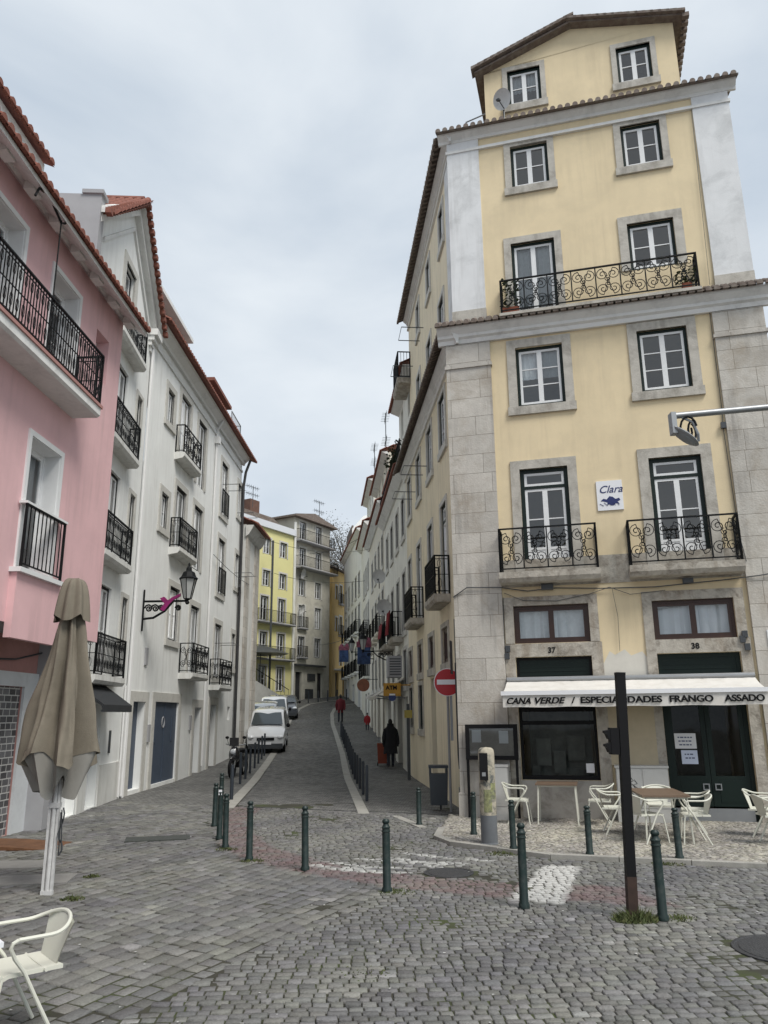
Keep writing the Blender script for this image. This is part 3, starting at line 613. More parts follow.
# balconies
balcony(F_, 1.05, 3.14, .5, 4.98, .96, th=.22, spacing=.55, slabm=STONE2); balcony(F_, 3.72, 5.9, .5, 4.98, .96, th=.22, spacing=.55, slabm=STONE2)
mb = MB(); railing(mb, [(1.4, -.05), (1.4, -.38), (5.72, -.38), (5.72, -.05)], 11.1, .86, 'scroll', spacing=.55); part('railing', mb, IRON, F_)
mb = MB(); mb.box(1.35, 5.77, -.42, 0, 11.03, 11.1); part('balcony', mb, STONE, F_)
balcony(F_, -3.75, -2.0, .42, 4.95, .98, M=MR, style='orn', slabm=STONE2); balcony(F_, -8.75, -6.95, .42, 4.95, .98, M=MR, style='orn', slabm=STONE2)
# shop window (left) and door (right)
mb = MB()
for b in ((1.27, 1.33, .76, 3.22), (2.77, 2.83, .76, 3.22), (1.33, 2.77, .76, .84), (1.33, 2.77, 1.84, 1.92), (1.33, 2.77, 3.16, 3.22), (1.33, 2.77, 2.1, 2.2)): mb.box(b[0], b[1], .08, .16, b[2], b[3])
sw = part('shop_window', mb, LETTER, F_)
mb = MB(); mb.box(1.33, 2.77, .1, .14, 2.2, 3.16); 
for k in range(11): mb.box(1.33, 2.77, .09, .1, 2.24 + k * .085, 2.27 + k * .085)
part('shutter_box', mb, GREEN, sw); mb = MB(); mb.quad((1.33, .12, .84), (2.77, .12, .84), (2.77, .12, 1.84), (1.33, .12, 1.84)); mb.quad((1.33, .12, 1.92), (2.77, .12, 1.92), (2.77, .12, 2.1), (1.33, .12, 2.1)); part('pane', mb, G2, sw)
mb = MB(); mb.box(1.4, 2.7, .9, .95, .3, 2.6); 
for b in ((1.55, 1.85, 1.0, 1.55), (1.9, 2.15, .85, 1.3), (2.2, 2.55, 1.1, 1.6), (2.0, 2.5, .8, .95), (1.45, 1.6, .8, 1.0)): mb.box(b[0], b[1], .5 + b[0] * .1, .55 + b[0] * .1, b[2], b[3])
part('display', mb, mat('dim_display', (.16, .155, .15), .8, var=.5, vscale=3), sw)
mb = MB(); mb.box(2.56, 2.72, .1, .113, .9, 1.08); part('notice', mb, WSIGN, sw)
mb = MB()
mb.box(4.12, 4.2, .1, .2, 0, 3.22); mb.box(5.61, 5.69, .1, .2, 0, 3.22); mb.box(4.2, 5.61, .1, .2, 2.28, 2.36); mb.box(4.2, 5.61, .1, .2, 3.14, 3.22)
dr = part('restaurant_door', mb, GREEN, F_)
for (a, b) in ((4.2, 4.9), (4.91, 5.61)):
    m2 = MB(); m2.box(a, a + .09, .12, .17, .3, 2.28); m2.box(b - .09, b, .12, .17, .3, 2.28); m2.box(a + .09, b - .09, .12, .17, 2.18, 2.28); m2.box(a + .09, b - .09, .12, .17, .3, .86); m2.box(a + .14, b - .14, .112, .125, .38, .78)
    lf = part('door_leaf', m2, GREEN, dr); m2 = MB(); m2.quad((a + .09, .145, .86), (b - .09, .145, .86), (b - .09, .145, 2.18), (a + .09, .145, 2.18)); part('pane', m2, G2, dr)
m2 = MB()
for uu in (4.8, 5.02):
    for q in ((-.06, -.04, -.06, .06), (.04, .06, -.06, .06), (-.04, .04, -.06, -.04), (-.04, .04, .04, .06)): m2.box(uu + q[0], uu + q[1], .09, .118, .66 + q[2], .66 + q[3])
part('door_handle', m2, METALG, dr)
m2 = MB(); m2.box(4.2, 5.61, .05, .1, .0, .27); part('kick_plate', m2, METALG, dr)
m2 = MB(); m2.box(4.2, 5.61, .12, .16, 2.36, 3.14)
for k in range(9): m2.box(4.2, 5.61, .11, .12, 2.4 + k * .085, 2.43 + k * .085)
part('shutter_box', m2, GREEN, dr)
mb = MB(); mb.box(4.3, 5.5, 1.6, 1.7, .2, 2.2); part('back_room', mb, mat('dim_room', (.09, .085, .08), .9, var=.6, vscale=3), dr)
for s, u, z in (('37', 1.95, 3.30), ('38', 4.78, 3.30)): text(s, .16, LETTER, F_, T(u, -.052, z), off=.004, name='house_number')
# pale streak lines, cables on the facade (part of the building)
mb = MB()
def cable(pts, r=.012, sag=.0): mb.tube(pts, r, 4)
cable([(-.02, -.1, 4.55), (.3, -.13, 4.75), (1.0, -.13, 4.72), (1.6, -.06, 4.62), (2.2, -.06, 4.66), (3.2, -.06, 4.6), (4.2, -.06, 4.58), (5.6, -.06, 4.66), (6.2, -.13, 4.7), (7.0, -.13, 4.8)], .014)
cable([(1.1, -.06, 4.6), (1.5, -.06, 4.42), (2.2, -.06, 4.38), (2.9, -.06, 4.5), (3.3, -.06, 4.62)], .008); cable([(3.3, -.06, 4.62), (3.7, -.06, 4.45), (4.4, -.06, 4.5)], .008); cable([(3.35, -.06, 4.6), (3.42, -.06, 4.0), (3.4, -.06, 3.3)], .006)
cable([(5.93, -.03, 11.0), (5.92, -.03, 8.3), (5.9, -.03, 7.9), (5.93, -.03, 6.1), (5.95, -.1, 5.4), (6.0, -.1, 5.0)], .008); cable([(1.05, -.05, 3.4), (1.07, -.05, 4.5)], .01); cable([(6.1, -.05, 16.0), (6.0, -.05, 11.3)], .006)
mb.box(1.9, 2.15, -.16, -.05, 4.62, 4.74); mb.box(4.75, 4.95, -.16, -.05, 4.62, 4.72)
for (x, z) in ((5.9, 7.95), (5.75, 3.45), (5.82, 3.3), (5.8, 3.55), (1.1, 3.25), (1.12, 3.4)): mb.box(x - .05, x + .05, -.1, -.04, z - .06, z + .07)
part('facade_cables', mb, METALD, F_)
mb = MB(); mb.tube([(-.95, -.12, 3.2), (-.95, -.12, 1.2), (-.95, -.1, .9)], .03, 6); mb.box(-1.05, -.85, -.12, -.06, 3.0, 4.2); part('wall_conduit', mb, METALD, F_, MR)
for s in (5.2, 8.0):   # laundry brackets
    mb = MB(); 
    for z in (13.9, 9.3): mb.tube([(-s, -.05, z), (-s, -.75, z)], .015, 4); mb.tube([(-s - .9, -.05, z), (-s - .9, -.75, z)], .015, 4); mb.tube([(-s, -.75, z), (-s - .9, -.75, z)], .01, 4)
    part('laundry_rack', mb, METALD, F_, MR)
# awning
AWN = thing('restaurant_awning', 'long cream canvas awning lettered over the restaurant window and door', 'awning', MF)
mb = MB(); n = 40; rows = []
for j in range(9):
    f = j / 8; rows.append([(1.07 + .0 * f + 4.81 * k / n, -.04 - 1.0 * f, 2.74 - .27 * f - .03 * math.sin(math.pi * f) + .004 * math.sin(k * 2.1 + j)) for k in range(n + 1)])
mb.grid(rows); part('canopy', mb, AWNW, AWN, smooth=True)
mb = MB(); rows = []
for z in (2.43, 2.30, 2.19): rows.append([(1.07 + 4.81 * k / n, -1.055 + .008 * math.sin(k * .9) * (2.43 - z) * 4, z + (.006 * math.sin(k * .7) if z < 2.2 else 0)) for k in range(n + 1)])
mb.grid(rows); part('valance', mb, AWNW, AWN, smooth=True)
mb = MB(); mb.box(1.04, 5.91, -1.09, -1.0, 2.42, 2.50); part('front_bar', mb, WSIGN, AWN)
mb = MB(); mb.tube([(1.07, -.1, 2.76), (5.88, -.1, 2.76)], .05, 10); mb.tube([(1.5, -.08, 2.7), (2.0, -.55, 2.5), (1.5, -1.0, 2.45)], .02, 6); mb.tube([(5.5, -.08, 2.7), (5.0, -.55, 2.5), (5.5, -1.0, 2.45)], .02, 6); part('folding_arms', mb, METALG, AWN)
lt = [('CANA', 1.13, .30, .26), ('VERDE', 1.66, .30, .26), ('/', 2.39, .2, .1), ('ESPECIALIDADES', 2.55, 0, 0), ('FRANGO', 4.17, 0, 0), ('ASSADO', 5.14, 0, 0)]
wd = {'CANA': .46, 'VERDE': .58, '/': .07, 'ESPECIALIDADES': 1.48, 'FRANGO': .76, 'ASSADO': .68}
for s, u, sh, _ in lt:
    o = text(s, .165, LETTER, AWN, T(u, -1.075, 2.255), shear=sh, off=.0035, ext=.002)
    bb = [v.co.x for v in o.data.vertices]; k = wd[s] / (max(bb) - min(bb)); o.data.transform(Matrix.Diagonal((k, 1, 1, 1))); bm = bmesh.new(); bm.from_mesh(o.data); g_ = bmesh.ops.duplicate(bm, geom=bm.verts[:] + bm.edges[:] + bm.faces[:]); bmesh.ops.translate(bm, verts=[q for q in g_['geom'] if isinstance(q, bmesh.types.BMVert)], vec=(.009, -.0015, .003)); bm.to_mesh(o.data); bm.free()
# tile sign
SG = thing('tile_sign', 'white tile plaque reading Clara with a blue drawing between the first floor doors', 'wall sign', MF)
mb = MB(); mb.box(3.2, 3.74, -.03, 0, 6.29, 6.95); part('tile_panel', mb, WSIGN, SG)
NAVY = mat('navy_glaze', (.01, .02, .11), .4); text('Clara', .23, NAVY, SG, T(3.24, -.034, 6.68), shear=.35, off=.002, ext=.001)
mb = MB()
mb.prism([(3.27, 6.5), (3.33, 6.55), (3.4, 6.53), (3.46, 6.6), (3.53, 6.58), (3.58, 6.53), (3.66, 6.55), (3.68, 6.5), (3.62, 6.47), (3.66, 6.42), (3.58, 6.43), (3.52, 6.38), (3.45, 6.42), (3.4, 6.4), (3.41, 6.46), (3.33, 6.49)], -.034, -.03)
for k in range(5): mb.tube([(3.25 + .09 * k, -.035, 6.44 + .02 * (k % 2)), (3.33 + .08 * k, -.035, 6.39)], .006, 4)
part('blue_drawing', mb, NAVY, SG)
# white enamel plate right of the mezzanine window
WP = thing('enamel_plate', 'small white bolted plate on the right stone pilaster', 'wall plate', MF)
mb = MB(); mb.box(6.2, 6.75, -.105, -.09, 3.3, 3.62); part('plate', mb, WSIGN, WP); mb = MB()
for (x, z) in ((6.24, 3.58), (6.71, 3.58), (6.24, 3.34), (6.71, 3.34)): mb.lathe([(.012, 0), (.012, .01)], 8, x, -.11, z)
part('bolt', mb, METALD, WP)
# notices on the door, menu board, cabinets
for (u0, u1, z0, z1, lb, c) in ((4.30, 4.70, 1.37, 1.66, 'upper white paper notice taped inside the dark restaurant door', (.72, .73, .74)), (4.40, 4.70, 1.08, 1.34, 'lower bluish paper notice taped inside the dark restaurant door', (.60, .66, .80))):
    t = thing('paper_notice', lb, 'notice', MF, 'papers on the restaurant door'); mb = MB(); mb.box(u0, u1, .106, .11, z0, z1); part('sheet', mb, mat('paper', c, .8), t)
    mb = MB()
    for j in range(3 if z1 > 1.5 else 2):
        x = u0 + .06 + .01 * j
        while x < u1 - .08: l_ = rnd.uniform(.03, .07); mb.box(x, x + l_, .1045, .106, z1 - .09 - j * .07, z1 - .065 - j * .07); x += l_ + .015
    part('print', mb, mat('ink', (.1, .12, .2), .8), t)
t = thing('menu_board', 'black framed glazed menu board on two legs left of the shop window', 'menu board', MF)
mb = MB()
for b in ((.17, .25, 1.16, 1.86), (1.16, 1.24, 1.16, 1.86), (.25, 1.16, 1.78, 1.86), (.25, 1.16, 1.16, 1.24)): mb.box(b[0], b[1], -.26, -.16, b[2], b[3])
part('frame', mb, LETTER, t); mb = MB(); mb.box(.25, 1.16, -.19, -.17, 1.24, 1.78); part('back_board', mb, mat('board', (.22, .20, .17), .8, var=.4, vscale=4), t)
mb = MB(); mb.box(.3, .49, -.2, -.192, 1.5, 1.75); mb.box(.86, 1.05, -.2, -.192, 1.48, 1.73); part('paper', mb, WSIGN, t)
mb = MB(); mb.quad((.25, -.24, 1.24), (1.16, -.24, 1.24), (1.16, -.24, 1.78), (.25, -.24, 1.78)); part('pane', mb, G, t)
for u in (.2, 1.2): mb = MB(); mb.box(u - .025, u + .025, -.23, -.18, .03, 1.16); part('leg', mb, LETTER, t)
def cabinet(u0, u1, y0, y1, h, lb, doors):
    t = thing('utility_cabinet', lb, 'utility cabinet', MF, 'grey cabinets against the facade'); mb = MB(); mb.box(u0, u1, y0, y1, .04, h); mb.box(u0 - .02, u1 + .02, y0 - .02, y1, h, h + .04); mb.box(u0 - .02, u1 + .02, y0 - .02, y1, .0, .28)
    m = mat('cabinet_grey', (.50, .50, .48), .7, var=.08, vscale=3, stain=(.2, .19, .17), stain_amt=.4); part('body', mb, m, t)
    for k in range(doors):
        a = u0 + (u1 - u0) * k / doors; b = u0 + (u1 - u0) * (k + 1) / doors; mb = MB(); mb.box(a + .015, b - .015, y0 - .012, y0, .3, h - .02); part('door', mb, m, t)
    return t
cabinet(.62, 1.03, -.5, -.14, 1.04, 'narrow grey utility cabinet behind the parking pillar', 1); c2 = cabinet(3.12, 4.08, -.36, -.05, 1.03, 'wide two door grey cabinet with black graffiti below the awning', 2)
mb = MB()
for k in range(6):
    a = rnd.uniform(3.25, 3.5); z = rnd.uniform(.62, .9); mb.tube([(a, -.374, z), (a + .05, -.374, z - .07), (a - .03, -.374, z - .1), (a + .06, -.374, z - .16)], .006, 4)
part('graffiti', mb, LETTER, c2)
# dish on the attic
def dish(name, M, r, lb, az=0, el=25):
    t = thing('satellite_dish', lb, 'satellite dish', M); n = 24
    X = MB(); rows = []
    for k in range(7): rr = r * k / 6; rows.append([(rr * math.cos(2 * math.pi * j / n), -.02 - .0 + .28 * r * (1 - (rr / r) ** 2), rr * 1.08 * math.sin(2 * math.pi * j / n)) for j in range(n + 1)])
    X.grid(rows); RM = Matrix.Rotation(R_(az), 4, 'Z') @ Matrix.Rotation(R_(el), 4, 'X'); part('reflector', X, mat('dish_grey', (.55, .55, .54), .6, var=.08, stain=(.2, .2, .2), stain_amt=.4, stain_scale=4), t, RM, smooth=True)
    X = MB(); X.tube([(0, 0, -r), (0, -r * .9, -r * .35)], .012, 5); X.box(-.04, .04, -r * .9 - .08, -r * .9 + .03, -r * .42, -r * .25); part('feed_arm', X, METALD, t, RM)
    X = MB(); X.tube([(0, .1, 0), (0, .35, -.05), (0, .35, -.5)], .025, 6); part('mount', X, METALD, t); return t
dish('d', MF @ T(1.68, -.12, 17.28), .25, 'round satellite dish fixed at the attic window of the yellow corner building', -25, 20)
# flowerpots and plants on the third floor balcony
for k, (u, lb) in enumerate(((1.6, 'terracotta trough with sparse plant at the left end of the long upper balcony'), (5.5, 'small terracotta pot with green plant at the right end of the long upper balcony'))):
    t = thing('flower_pot', lb, 'flower pot', MF @ T(u, -.2, 11.1)); X = MB(); X.box(-.2 + .1 * k, .2 - .1 * k, -.09, .09, 0, .2); part('pot', X, mat('terracotta', (.28, .09, .05), .85, var=.2), t)
    X = MB()
    for q in range(70):
        a, b = rnd.uniform(-.22, .22), rnd.uniform(-.12, .12); z = .2 + rnd.random() ** 1.3 * (.75 - .4 * k); s = .035; X.quad((a - s, b, z), (a, b - s, z + .02), (a + s, b, z + .03), (a, b + s, z))
    for q in range(5): X.tube([(rnd.uniform(-.1, .1), 0, .2), (rnd.uniform(-.2, .2), 0, .7 - .3 * k)], .005, 4)
    part('leaves', X, mat('leaf%d' % k, (.05, .08, .025), .8, var=.4, vscale=20), t)
# ================================================================== LEFT: PINK BUILDING
MP = frame((-6.05, 16.3), 1.8); P_ = thing('pink_building', 'pink house with long black balcony and red tiled eaves at the left edge', 'building', MP)
hl = []
WL = dict(frm=WHITEP, sash=WHITEP, sur=WHITEP, surw=.1)
hl.append(window(P_, -5.6, 7.95, 1.0, 2.35, rows=2, door=True, depth=.28, sill=False, fw=.06, curtain=.4, **WL)); hl.append(window(P_, -3.44, 7.95, 1.1, 2.32, rows=2, door=True, depth=.28, sill=False, fw=.06, **WL))
hl.append(window(P_, -7.8, 7.95, 1.1, 2.35, rows=2, door=True, depth=.28, sill=False, fw=.06, **WL)); hl.append(window(P_, -1.38, 9.1, .67, 1.03, rows=1, depth=.28, frm=WHITEP, sash=WHITEP, sill=False))
hl.append(window(P_, -3.62, 4.52, 1.17, 2.35, rows=1, door=False, depth=.28, sill=False, fw=.07, curtain=.8, **WL)); hl.append(window(P_, -7.0, 4.52, 1.17, 2.35, rows=1, depth=.28, sill=False, **WL))
mb = MB(); wall_panel(mb, -12, 0, 3.6, 11.1, hl, .32); mb.quad((0, 0, 3.6), (0, 8, 3.6), (0, 8, 11.1), (0, 0, 11.1)); mb.quad((-12, 0, 3.6), (-12, 8, 3.6), (-12, 8, 11.1), (-12, 0, 11.1)); mb.quad((-12, 8, 0), (0, 8, 0), (0, 8, 11.1), (-12, 8, 11.1)); mb.quad((-12, 0, 11.05), (0, 0, 11.05), (0, 8, 11.05), (-12, 8, 11.05))
part('wall', mb, PINK, P_)
mb = MB(); mb.box(-3.8, -2.2, -.12, 0, 3.35, 4.42); part('window_box', mb, PINK, P_); mb = MB(); mb.box(-3.85, -2.15, -.2, .1, 4.42, 4.5); part('window_sill', mb, WHITEP, P_)
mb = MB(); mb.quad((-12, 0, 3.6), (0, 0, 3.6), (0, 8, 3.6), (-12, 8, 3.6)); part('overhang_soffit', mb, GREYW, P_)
# ground floor, set back under the overhang
gy = .93; DO = (-3.9, -1.12, 0, 2.66)
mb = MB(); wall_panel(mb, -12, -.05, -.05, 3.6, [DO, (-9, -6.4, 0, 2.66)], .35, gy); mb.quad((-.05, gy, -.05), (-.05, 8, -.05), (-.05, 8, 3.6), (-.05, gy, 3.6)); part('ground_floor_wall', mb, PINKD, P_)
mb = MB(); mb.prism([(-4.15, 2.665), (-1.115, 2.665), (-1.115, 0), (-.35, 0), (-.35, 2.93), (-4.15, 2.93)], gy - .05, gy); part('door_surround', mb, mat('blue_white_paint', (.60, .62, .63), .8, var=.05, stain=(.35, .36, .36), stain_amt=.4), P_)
mb = MB(); mb.box(-3.9, -1.12, gy + .03, gy + .1, 0, 2.66); part('shutter', mb, mat('brick_pattern_shutter', (.11, .11, .115), .55, brick=(.24, .125, .012, (.50, .50, .48), .55)), P_)
mb = MB(); mb.box(-9, -6.4, gy + .18, gy + .26, 0, 2.66); part('shutter', mb, METALD, P_)
text('36', .15, METALD, P_, T(-3.1, gy - .056, 2.74), name='house_number')
LCP = [(0, 10.98), (.08, 10.98), (.1, 11.02), (.3, 10.98), (.46, 10.86), (.56, 10.80), (.6, 10.86), (.6, 10.95), (0, 11.2)]
mb = MB(); mb.prism([(-.0, 10.98), (-.08, 10.93), (-.12, 10.98), (-.46, 10.72), (-.54, 10.68), (-.54, 10.78), (0, 11.25)], -12, .12, 'x'); part('cornice', mb, CORNW, P_)
for k in range(13): mb = MB(); mb.box(-11.6 + k * .93, -11.3 + k * .93, -.34, -.16, 10.76, 10.92); part('eave_bracket', mb, CORNW, P_)
mb = MB(); tiles(mb, -12, .1, -.63, 10.79, 1.3, .45, .22); part('roof', mb, TILER, P_)
mb = MB(); tiles(mb, -12, -3.0, .45, 12.9, 1.6, .45, .22); part('roof', mb, TILER, P_)
mb = MB(); mb.box(-12, -3.1, .62, 3, 11.2, 12.86); part('dormer_wall', mb, CORNW, P_)
# balconies
s = MB(); s.prism([(-.55, 7.97), (-.55, 7.82), (-.5, 7.78), (0.02, 7.78), (0.02, 7.97)], -9.5, -2.12, 'x'); b = part('balcony', s, CORNW, P_)
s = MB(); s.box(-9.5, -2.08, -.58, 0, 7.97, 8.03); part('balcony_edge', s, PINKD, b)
r = MB(); railing(r, [(-9.4, -.53), (-2.16, -.53), (-2.16, -.02)], 8.03, 1.05, 'orn', step=.095); part('railing', r, IRON, b)
r = MB(); railing(r, [(-3.75, -.14), (-2.28, -.14)], 4.5, 1.1, 'bars', step=.15); part('railing', r, IRON, P_)
s = MB(); s.box(-3.8, -2.22, -.17, -.02, 5.6, 5.64); part('rail_cap', s, WHITEP, P_)
mb = MB(); mb.tube([(-5, gy - .05, 3.2), (-3.8, gy - .06, 3.12), (-3.3, gy - .06, 2.98), (-2.7, gy - .06, 3.1), (-1.6, gy - .06, 3.16), (-.3, gy - .06, 3.4)], .018, 5); mb.tube([(-3.5, gy - .05, 3.05), (-3.3, gy - .05, 2.75), (-3.1, gy - .05, 2.95)], .012, 4); mb.box(-3.35, -3.2, gy - .1, gy, 2.95, 3.1); mb.box(-2.2, -2.0, -.0 + .2, .35, 3.44, 3.58); part('cable_bundle', mb, METALD, P_)
# bracket arms above the balcony
t = thing('clothes_line_arm', 'thin black curved metal arm standing on the pink house balcony', 'bracket', MP @ T(-4.35, -.5, 8.05)); mb = MB(); mb.tube([(0, 0, 0), (0, 0, 2.6)], .014, 5); mb.tube([(-.95, 0, 2.4), (-.85, 0, 2.62), (-.5, 0, 2.72), (0, 0, 2.55), (.12, 0, 2.62), (.3, 0, 2.8), (.45, 0, 2.72)], .022, 5); part('arm', mb, IRON, t)
# ================================================================== LEFT: WHITE GABLED BUILDING (A)
MA = frame((-6.95, 18.8), -3.4); A_ = thing('gabled_house', 'narrow white house with moulded tiled gable beside the pink house', 'building', MA)
ha = []; 
for z in (8.9, 5.95, 3.05): 
    ha.append(window(A_, -.2, z, .98, 2.25 if z > 4 else 2.2, rows=2, sill=False, curtain=.5, frm=IRON, sash=WHITEP, depth=.07)); ha.append(window(A_, 1.75, z + .75, .5, 1.4, rows=1, leaves=1, sur=SURL, surw=.12, sill=False, frm=IRON, sash=WHITEP, curtain=.9, depth=.07))
ha.append(window(A_, -.3, 12.0, .98, 2.1, rows=2, sur=SURL, surw=.2, sill=False, frm=IRON, sash=WHITEP, curtain=.5))
hb = ha[-1:]; ha.append((.0, .75, .02, 2.4)); ha.append((-1.6, -.75, .02, 2.4))
mb = MB(); wall_panel(mb, -2.75, 2.87, -.1, 13.6, ha, .28)
gap_ = (-.3, .68, 13.6, 14.1)
mb.poly([(-2.75, 0, 13.6), (-.3, 0, 13.6), (-.3, 0, 15.52), (-2.75, 0, 13.6001)]); mb.poly([(-.3, 0, 14.1), (.68, 0, 14.1), (.68, 0, 15.62), (.1, 0, 15.85), (-.3, 0, 15.52)]); mb.poly([(.68, 0, 13.6), (2.87, 0, 13.6), (.68, 0, 15.62)])
mb.quad((2.87, 0, 0), (2.87, 8, 0), (2.87, 8, 13.6), (2.87, 0, 13.6)); mb.quad((-2.75, 0, 0), (-2.75, 8, 0), (-2.75, 8, 13.6), (-2.75, 0, 13.6)); mb.quad((-2.75, 8, 0), (2.87, 8, 0), (2.87, 8, 13.6), (-2.75, 8, 13.6))
part('wall', mb, LWHITE, A_)
def slopebar(o0, o1, lo, hi, y0, y1, ap, half, base):   # mouldings along both rakes
    m = MB(); m.prism([(-half[0], base + lo), (ap[0], ap[1] + lo), (half[1], base + lo), (half[1], base + hi), (ap[0], ap[1] + hi), (-half[0], base + hi)], y0, y1); return m
ap = (.1, 15.9)
part('gable_moulding', slopebar(0, 0, -.12, .1, -.16, 0, ap, (2.95, 3.0), 13.55), CORNW, A_); part('gable_moulding', slopebar(0, 0, .1, .28, -.28, 0, ap, (3.0, 3.05), 13.55), CORNW, A_); part('gable_moulding', slopebar(0, 0, -.62, -.5, -.06, 0, (.1, 15.9), (2.3, 2.35), 13.95), CORNW, A_)
for sx in (-1, 1):   # roof slopes running back from the street
    m = MB(); Ln = 3.9 if sx > 0 else 3.9; tiles(m, -.36 if sx > 0 else 4.2, 7.0, -Ln, 0, Ln, 0.0, .22)
    ang = math.atan2(16.2 - 13.55, 3.1); M = T(ap[0], 0, 16.25) @ Matrix.Rotation(R_(90 if sx > 0 else -90), 4, 'Z') @ (T(0, 0, 0) if sx > 0 else T(-6.5, 0, 0)) @ Matrix.Rotation(ang, 4, 'X')
    part('roof', m, TILER, A_, M)
m = MB(); m.tube([(ap[0], -.25, 16.28), (ap[0], 7, 16.28)], .11, 8); 
part('ridge_tiles', m, TILER, A_)
m = MB()
for k in range(17):     # verge tiles seen from below along the right-hand rake
    f = k / 16; x = .1 + 2.9 * f; z = 16.22 - 2.5 * f; m.box(x, x + .17, -.42, -.28, z - .16, z - .02)
    x = .1 - 3.05 * f; m.box(x - .17, x, -.42, -.28, z - .16, z - .02)
part('verge_tiles', m, TILER, A_)
m = MB()
for (x, z0, z1, o) in ((2.5, 13.0, 13.15, .1), (2.46, 13.15, 13.3, .18), (2.42, 13.3, 13.5, .28), (2.6, 12.85, 13.0, .06)): m.box(x, 3.05, -o, 0, z0, z1)
part('corner_capital', m, CORNW, A_)
m = MB(); m.box(-3.05, -2.76, -.15, 4.5, 0, 14.1); m.box(-3.1, -2.7, -.2, .3, 14.1, 14.2); m.box(-3.0, -.6, 2.6, 3.1, 13.4, 15.1); part('firewall', m, GREYW, A_)
for z in (11.72, 8.85, 5.93, 3.03): balcony(A_, -1.1, 1.28 if z > 4 else 1.42, .33, z, .95, th=.2, slabm=LWHITE2, style='orn')
m = MB(); m.box(.0, .75, .2, .28, 0, 2.4); m.box(-1.6, -.75, .2, .28, 0, 2.4); part('street_door', m, WHITEP, A_)
m = MB(); 
for (a, b) in ((-2.7, -1.7), (-.65, -.1), (.85, 2.8)): m = MB(); m.box(a, b, -.03, 0, 0, .95); part('dado_panel', m, LWHITE2, A_)
m = MB(); m.box(1.52, 1.6, -.04, 0, 1.2, 1.75); m.box(-.05, -.12, -.04, 0, 1.2, 1.7); part('letter_slot', m, METALD, A_)
m = MB(); m.tube([(2.82, -.07, 0.05), (2.82, -.07, 13.0)], .045, 8); part('drainpipe', m, PIPE, A_); m = MB(); m.tube([(2.6, -.05, 0.05), (2.6, -.05, 2.9)], .03, 8); part('drainpipe', m, PIPE, A_)
t = thing('black_awning', 'small black canvas awning over a shop door of the gabled house', 'awning', MA); m = MB(); m.prism([(0, 2.85), (-.7, 2.35), (-.7, 2.2), (-.67, 2.2), (-.65, 2.32), (0, 2.78)], -1.5, .85, 'x'); part('canopy', m, mat('black_canvas', (.02, .022, .025), .9, var=.2), t)
m = MB(); m.tube([(-1.5, -.66, 2.22), (.9, -.66, 2.22)], .03, 6); m.tube([(.8, 0, 2.3), (.8, -.66, 2.24)], .015, 4); part('front_bar', m, METALD, t)
# ================================================================== LEFT: WHITE BUILDING B + C
MBf = frame((-7.128, 21.795), 1.5); B_ = thing('white_house', 'long white four storey house with red eaves and white drainpipes left of the street', 'building', MBf)
hbw = []; WB = dict(frm=IRON, sash=WHITEP, sur=SURL, surw=.2, depth=.06)
for z in (11.45, 7.88, 4.5):
    if z > 5: hbw.append(window(B_, 1.75, z, .72, 1.15, rows=2, sill=True, curtain=.5, **WB))
    else: hbw.append(window(B_, 3.2, z - .02, 1.1, 1.75, rows=2, sill=True, curtain=.5, **WB))
    if z > 5:
        hbw.append(window(B_, 3.25, z - 1.0 if z > 11 else z - .6, 1.2, 2.6 if z > 11 else 2.4, rows=2, sill=False, curtain=.4, **WB)); hbw.append(window(B_, 5.55, z - 1.0 if z > 11 else z - .6, 1.15, 2.55 if z > 11 else 2.35, rows=2, sill=False, curtain=.5, **WB))
hbw.append(window(B_, 5.75, 3.5, 1.15, 2.45, rows=2, sill=False, curtain=.3, **WB))
for u in (9.4, 12.65):
    for z, h in ((10.3, 2.3), (6.95, 2.3), (3.55, 2.15)):
        w2 = 1.1 if u < 10 else .75
        if u < 10 or z > 4: hbw.append(window(B_, u, z + (0 if u < 10 else .75), w2, h - (0 if u < 10 else .75), rows=2, sill=True, curtain=.5, **WB))
hbw.append(window(B_, 12.5, 4.1, .7, 1.5, rows=2, **WB))
doors = [(.45, 1.5, .1, 2.5), (2.42, 4.93, .1, 2.52), (6.95, 7.85, .0, 2.38), (9.2, 10.2, .0, 2.5)]
holes = hbw + doors + [(12.3, 12.75, 1.9, 2.45)]
mb = MB(); wall_panel(mb, .02, 13.35, -.1, 14.0, holes, .28); mb.quad((.02, 8, 0), (13.35, 8, 0), (13.35, 8, 14), (.02, 8, 14)); mb.quad((.02, 0, 13.6), (.02, 8, 13.6), (.02, 8, 14), (.02, 0, 14)); mb.quad((13.35, 0, 0), (13.35, 8, 0), (13.35, 8, 14), (13.35, 0, 14)); part('wall', mb, LWHITE, B_)
for k, (a, b, c, d) in enumerate(doors):
    dd = .05 if k == 1 else .2; m = MB(); m.box(a, b, dd, .27, c - .1, d); 
    if k == 1: m.box(3.63, 3.7, .035, .05, c, d); m.box(2.7, 2.85, .03, .05, 1.3, 2.0); m.box(4.4, 4.55, .03, .05, 1.3, 2.0)
    o = part('street_door', m, [BLUED, BLUED, BLUED, DARKI][k], B_)
    if k == 1: m = MB(); m.tube([(3.5 + .13 * math.cos(j * math.pi / 8), .04, 1.9 + .16 * math.sin(j * math.pi / 8)) for j in range(16)], .02, 5, True); part('door_emblem', m, GREYW, o)
    m = MB(); m.box(a - .28, a, -.035, 0, c - .1, d + .28); m.box(b, b + .28, -.035, 0, c - .1, d + .28); m.box(a, b, -.035, 0, d, d + .28); part('door_surround', m, SURL, B_)
m = MB(); m.box(12.3, 12.75, .1, .15, 1.9, 2.45); part('vent_grille', m, METALD, B_)
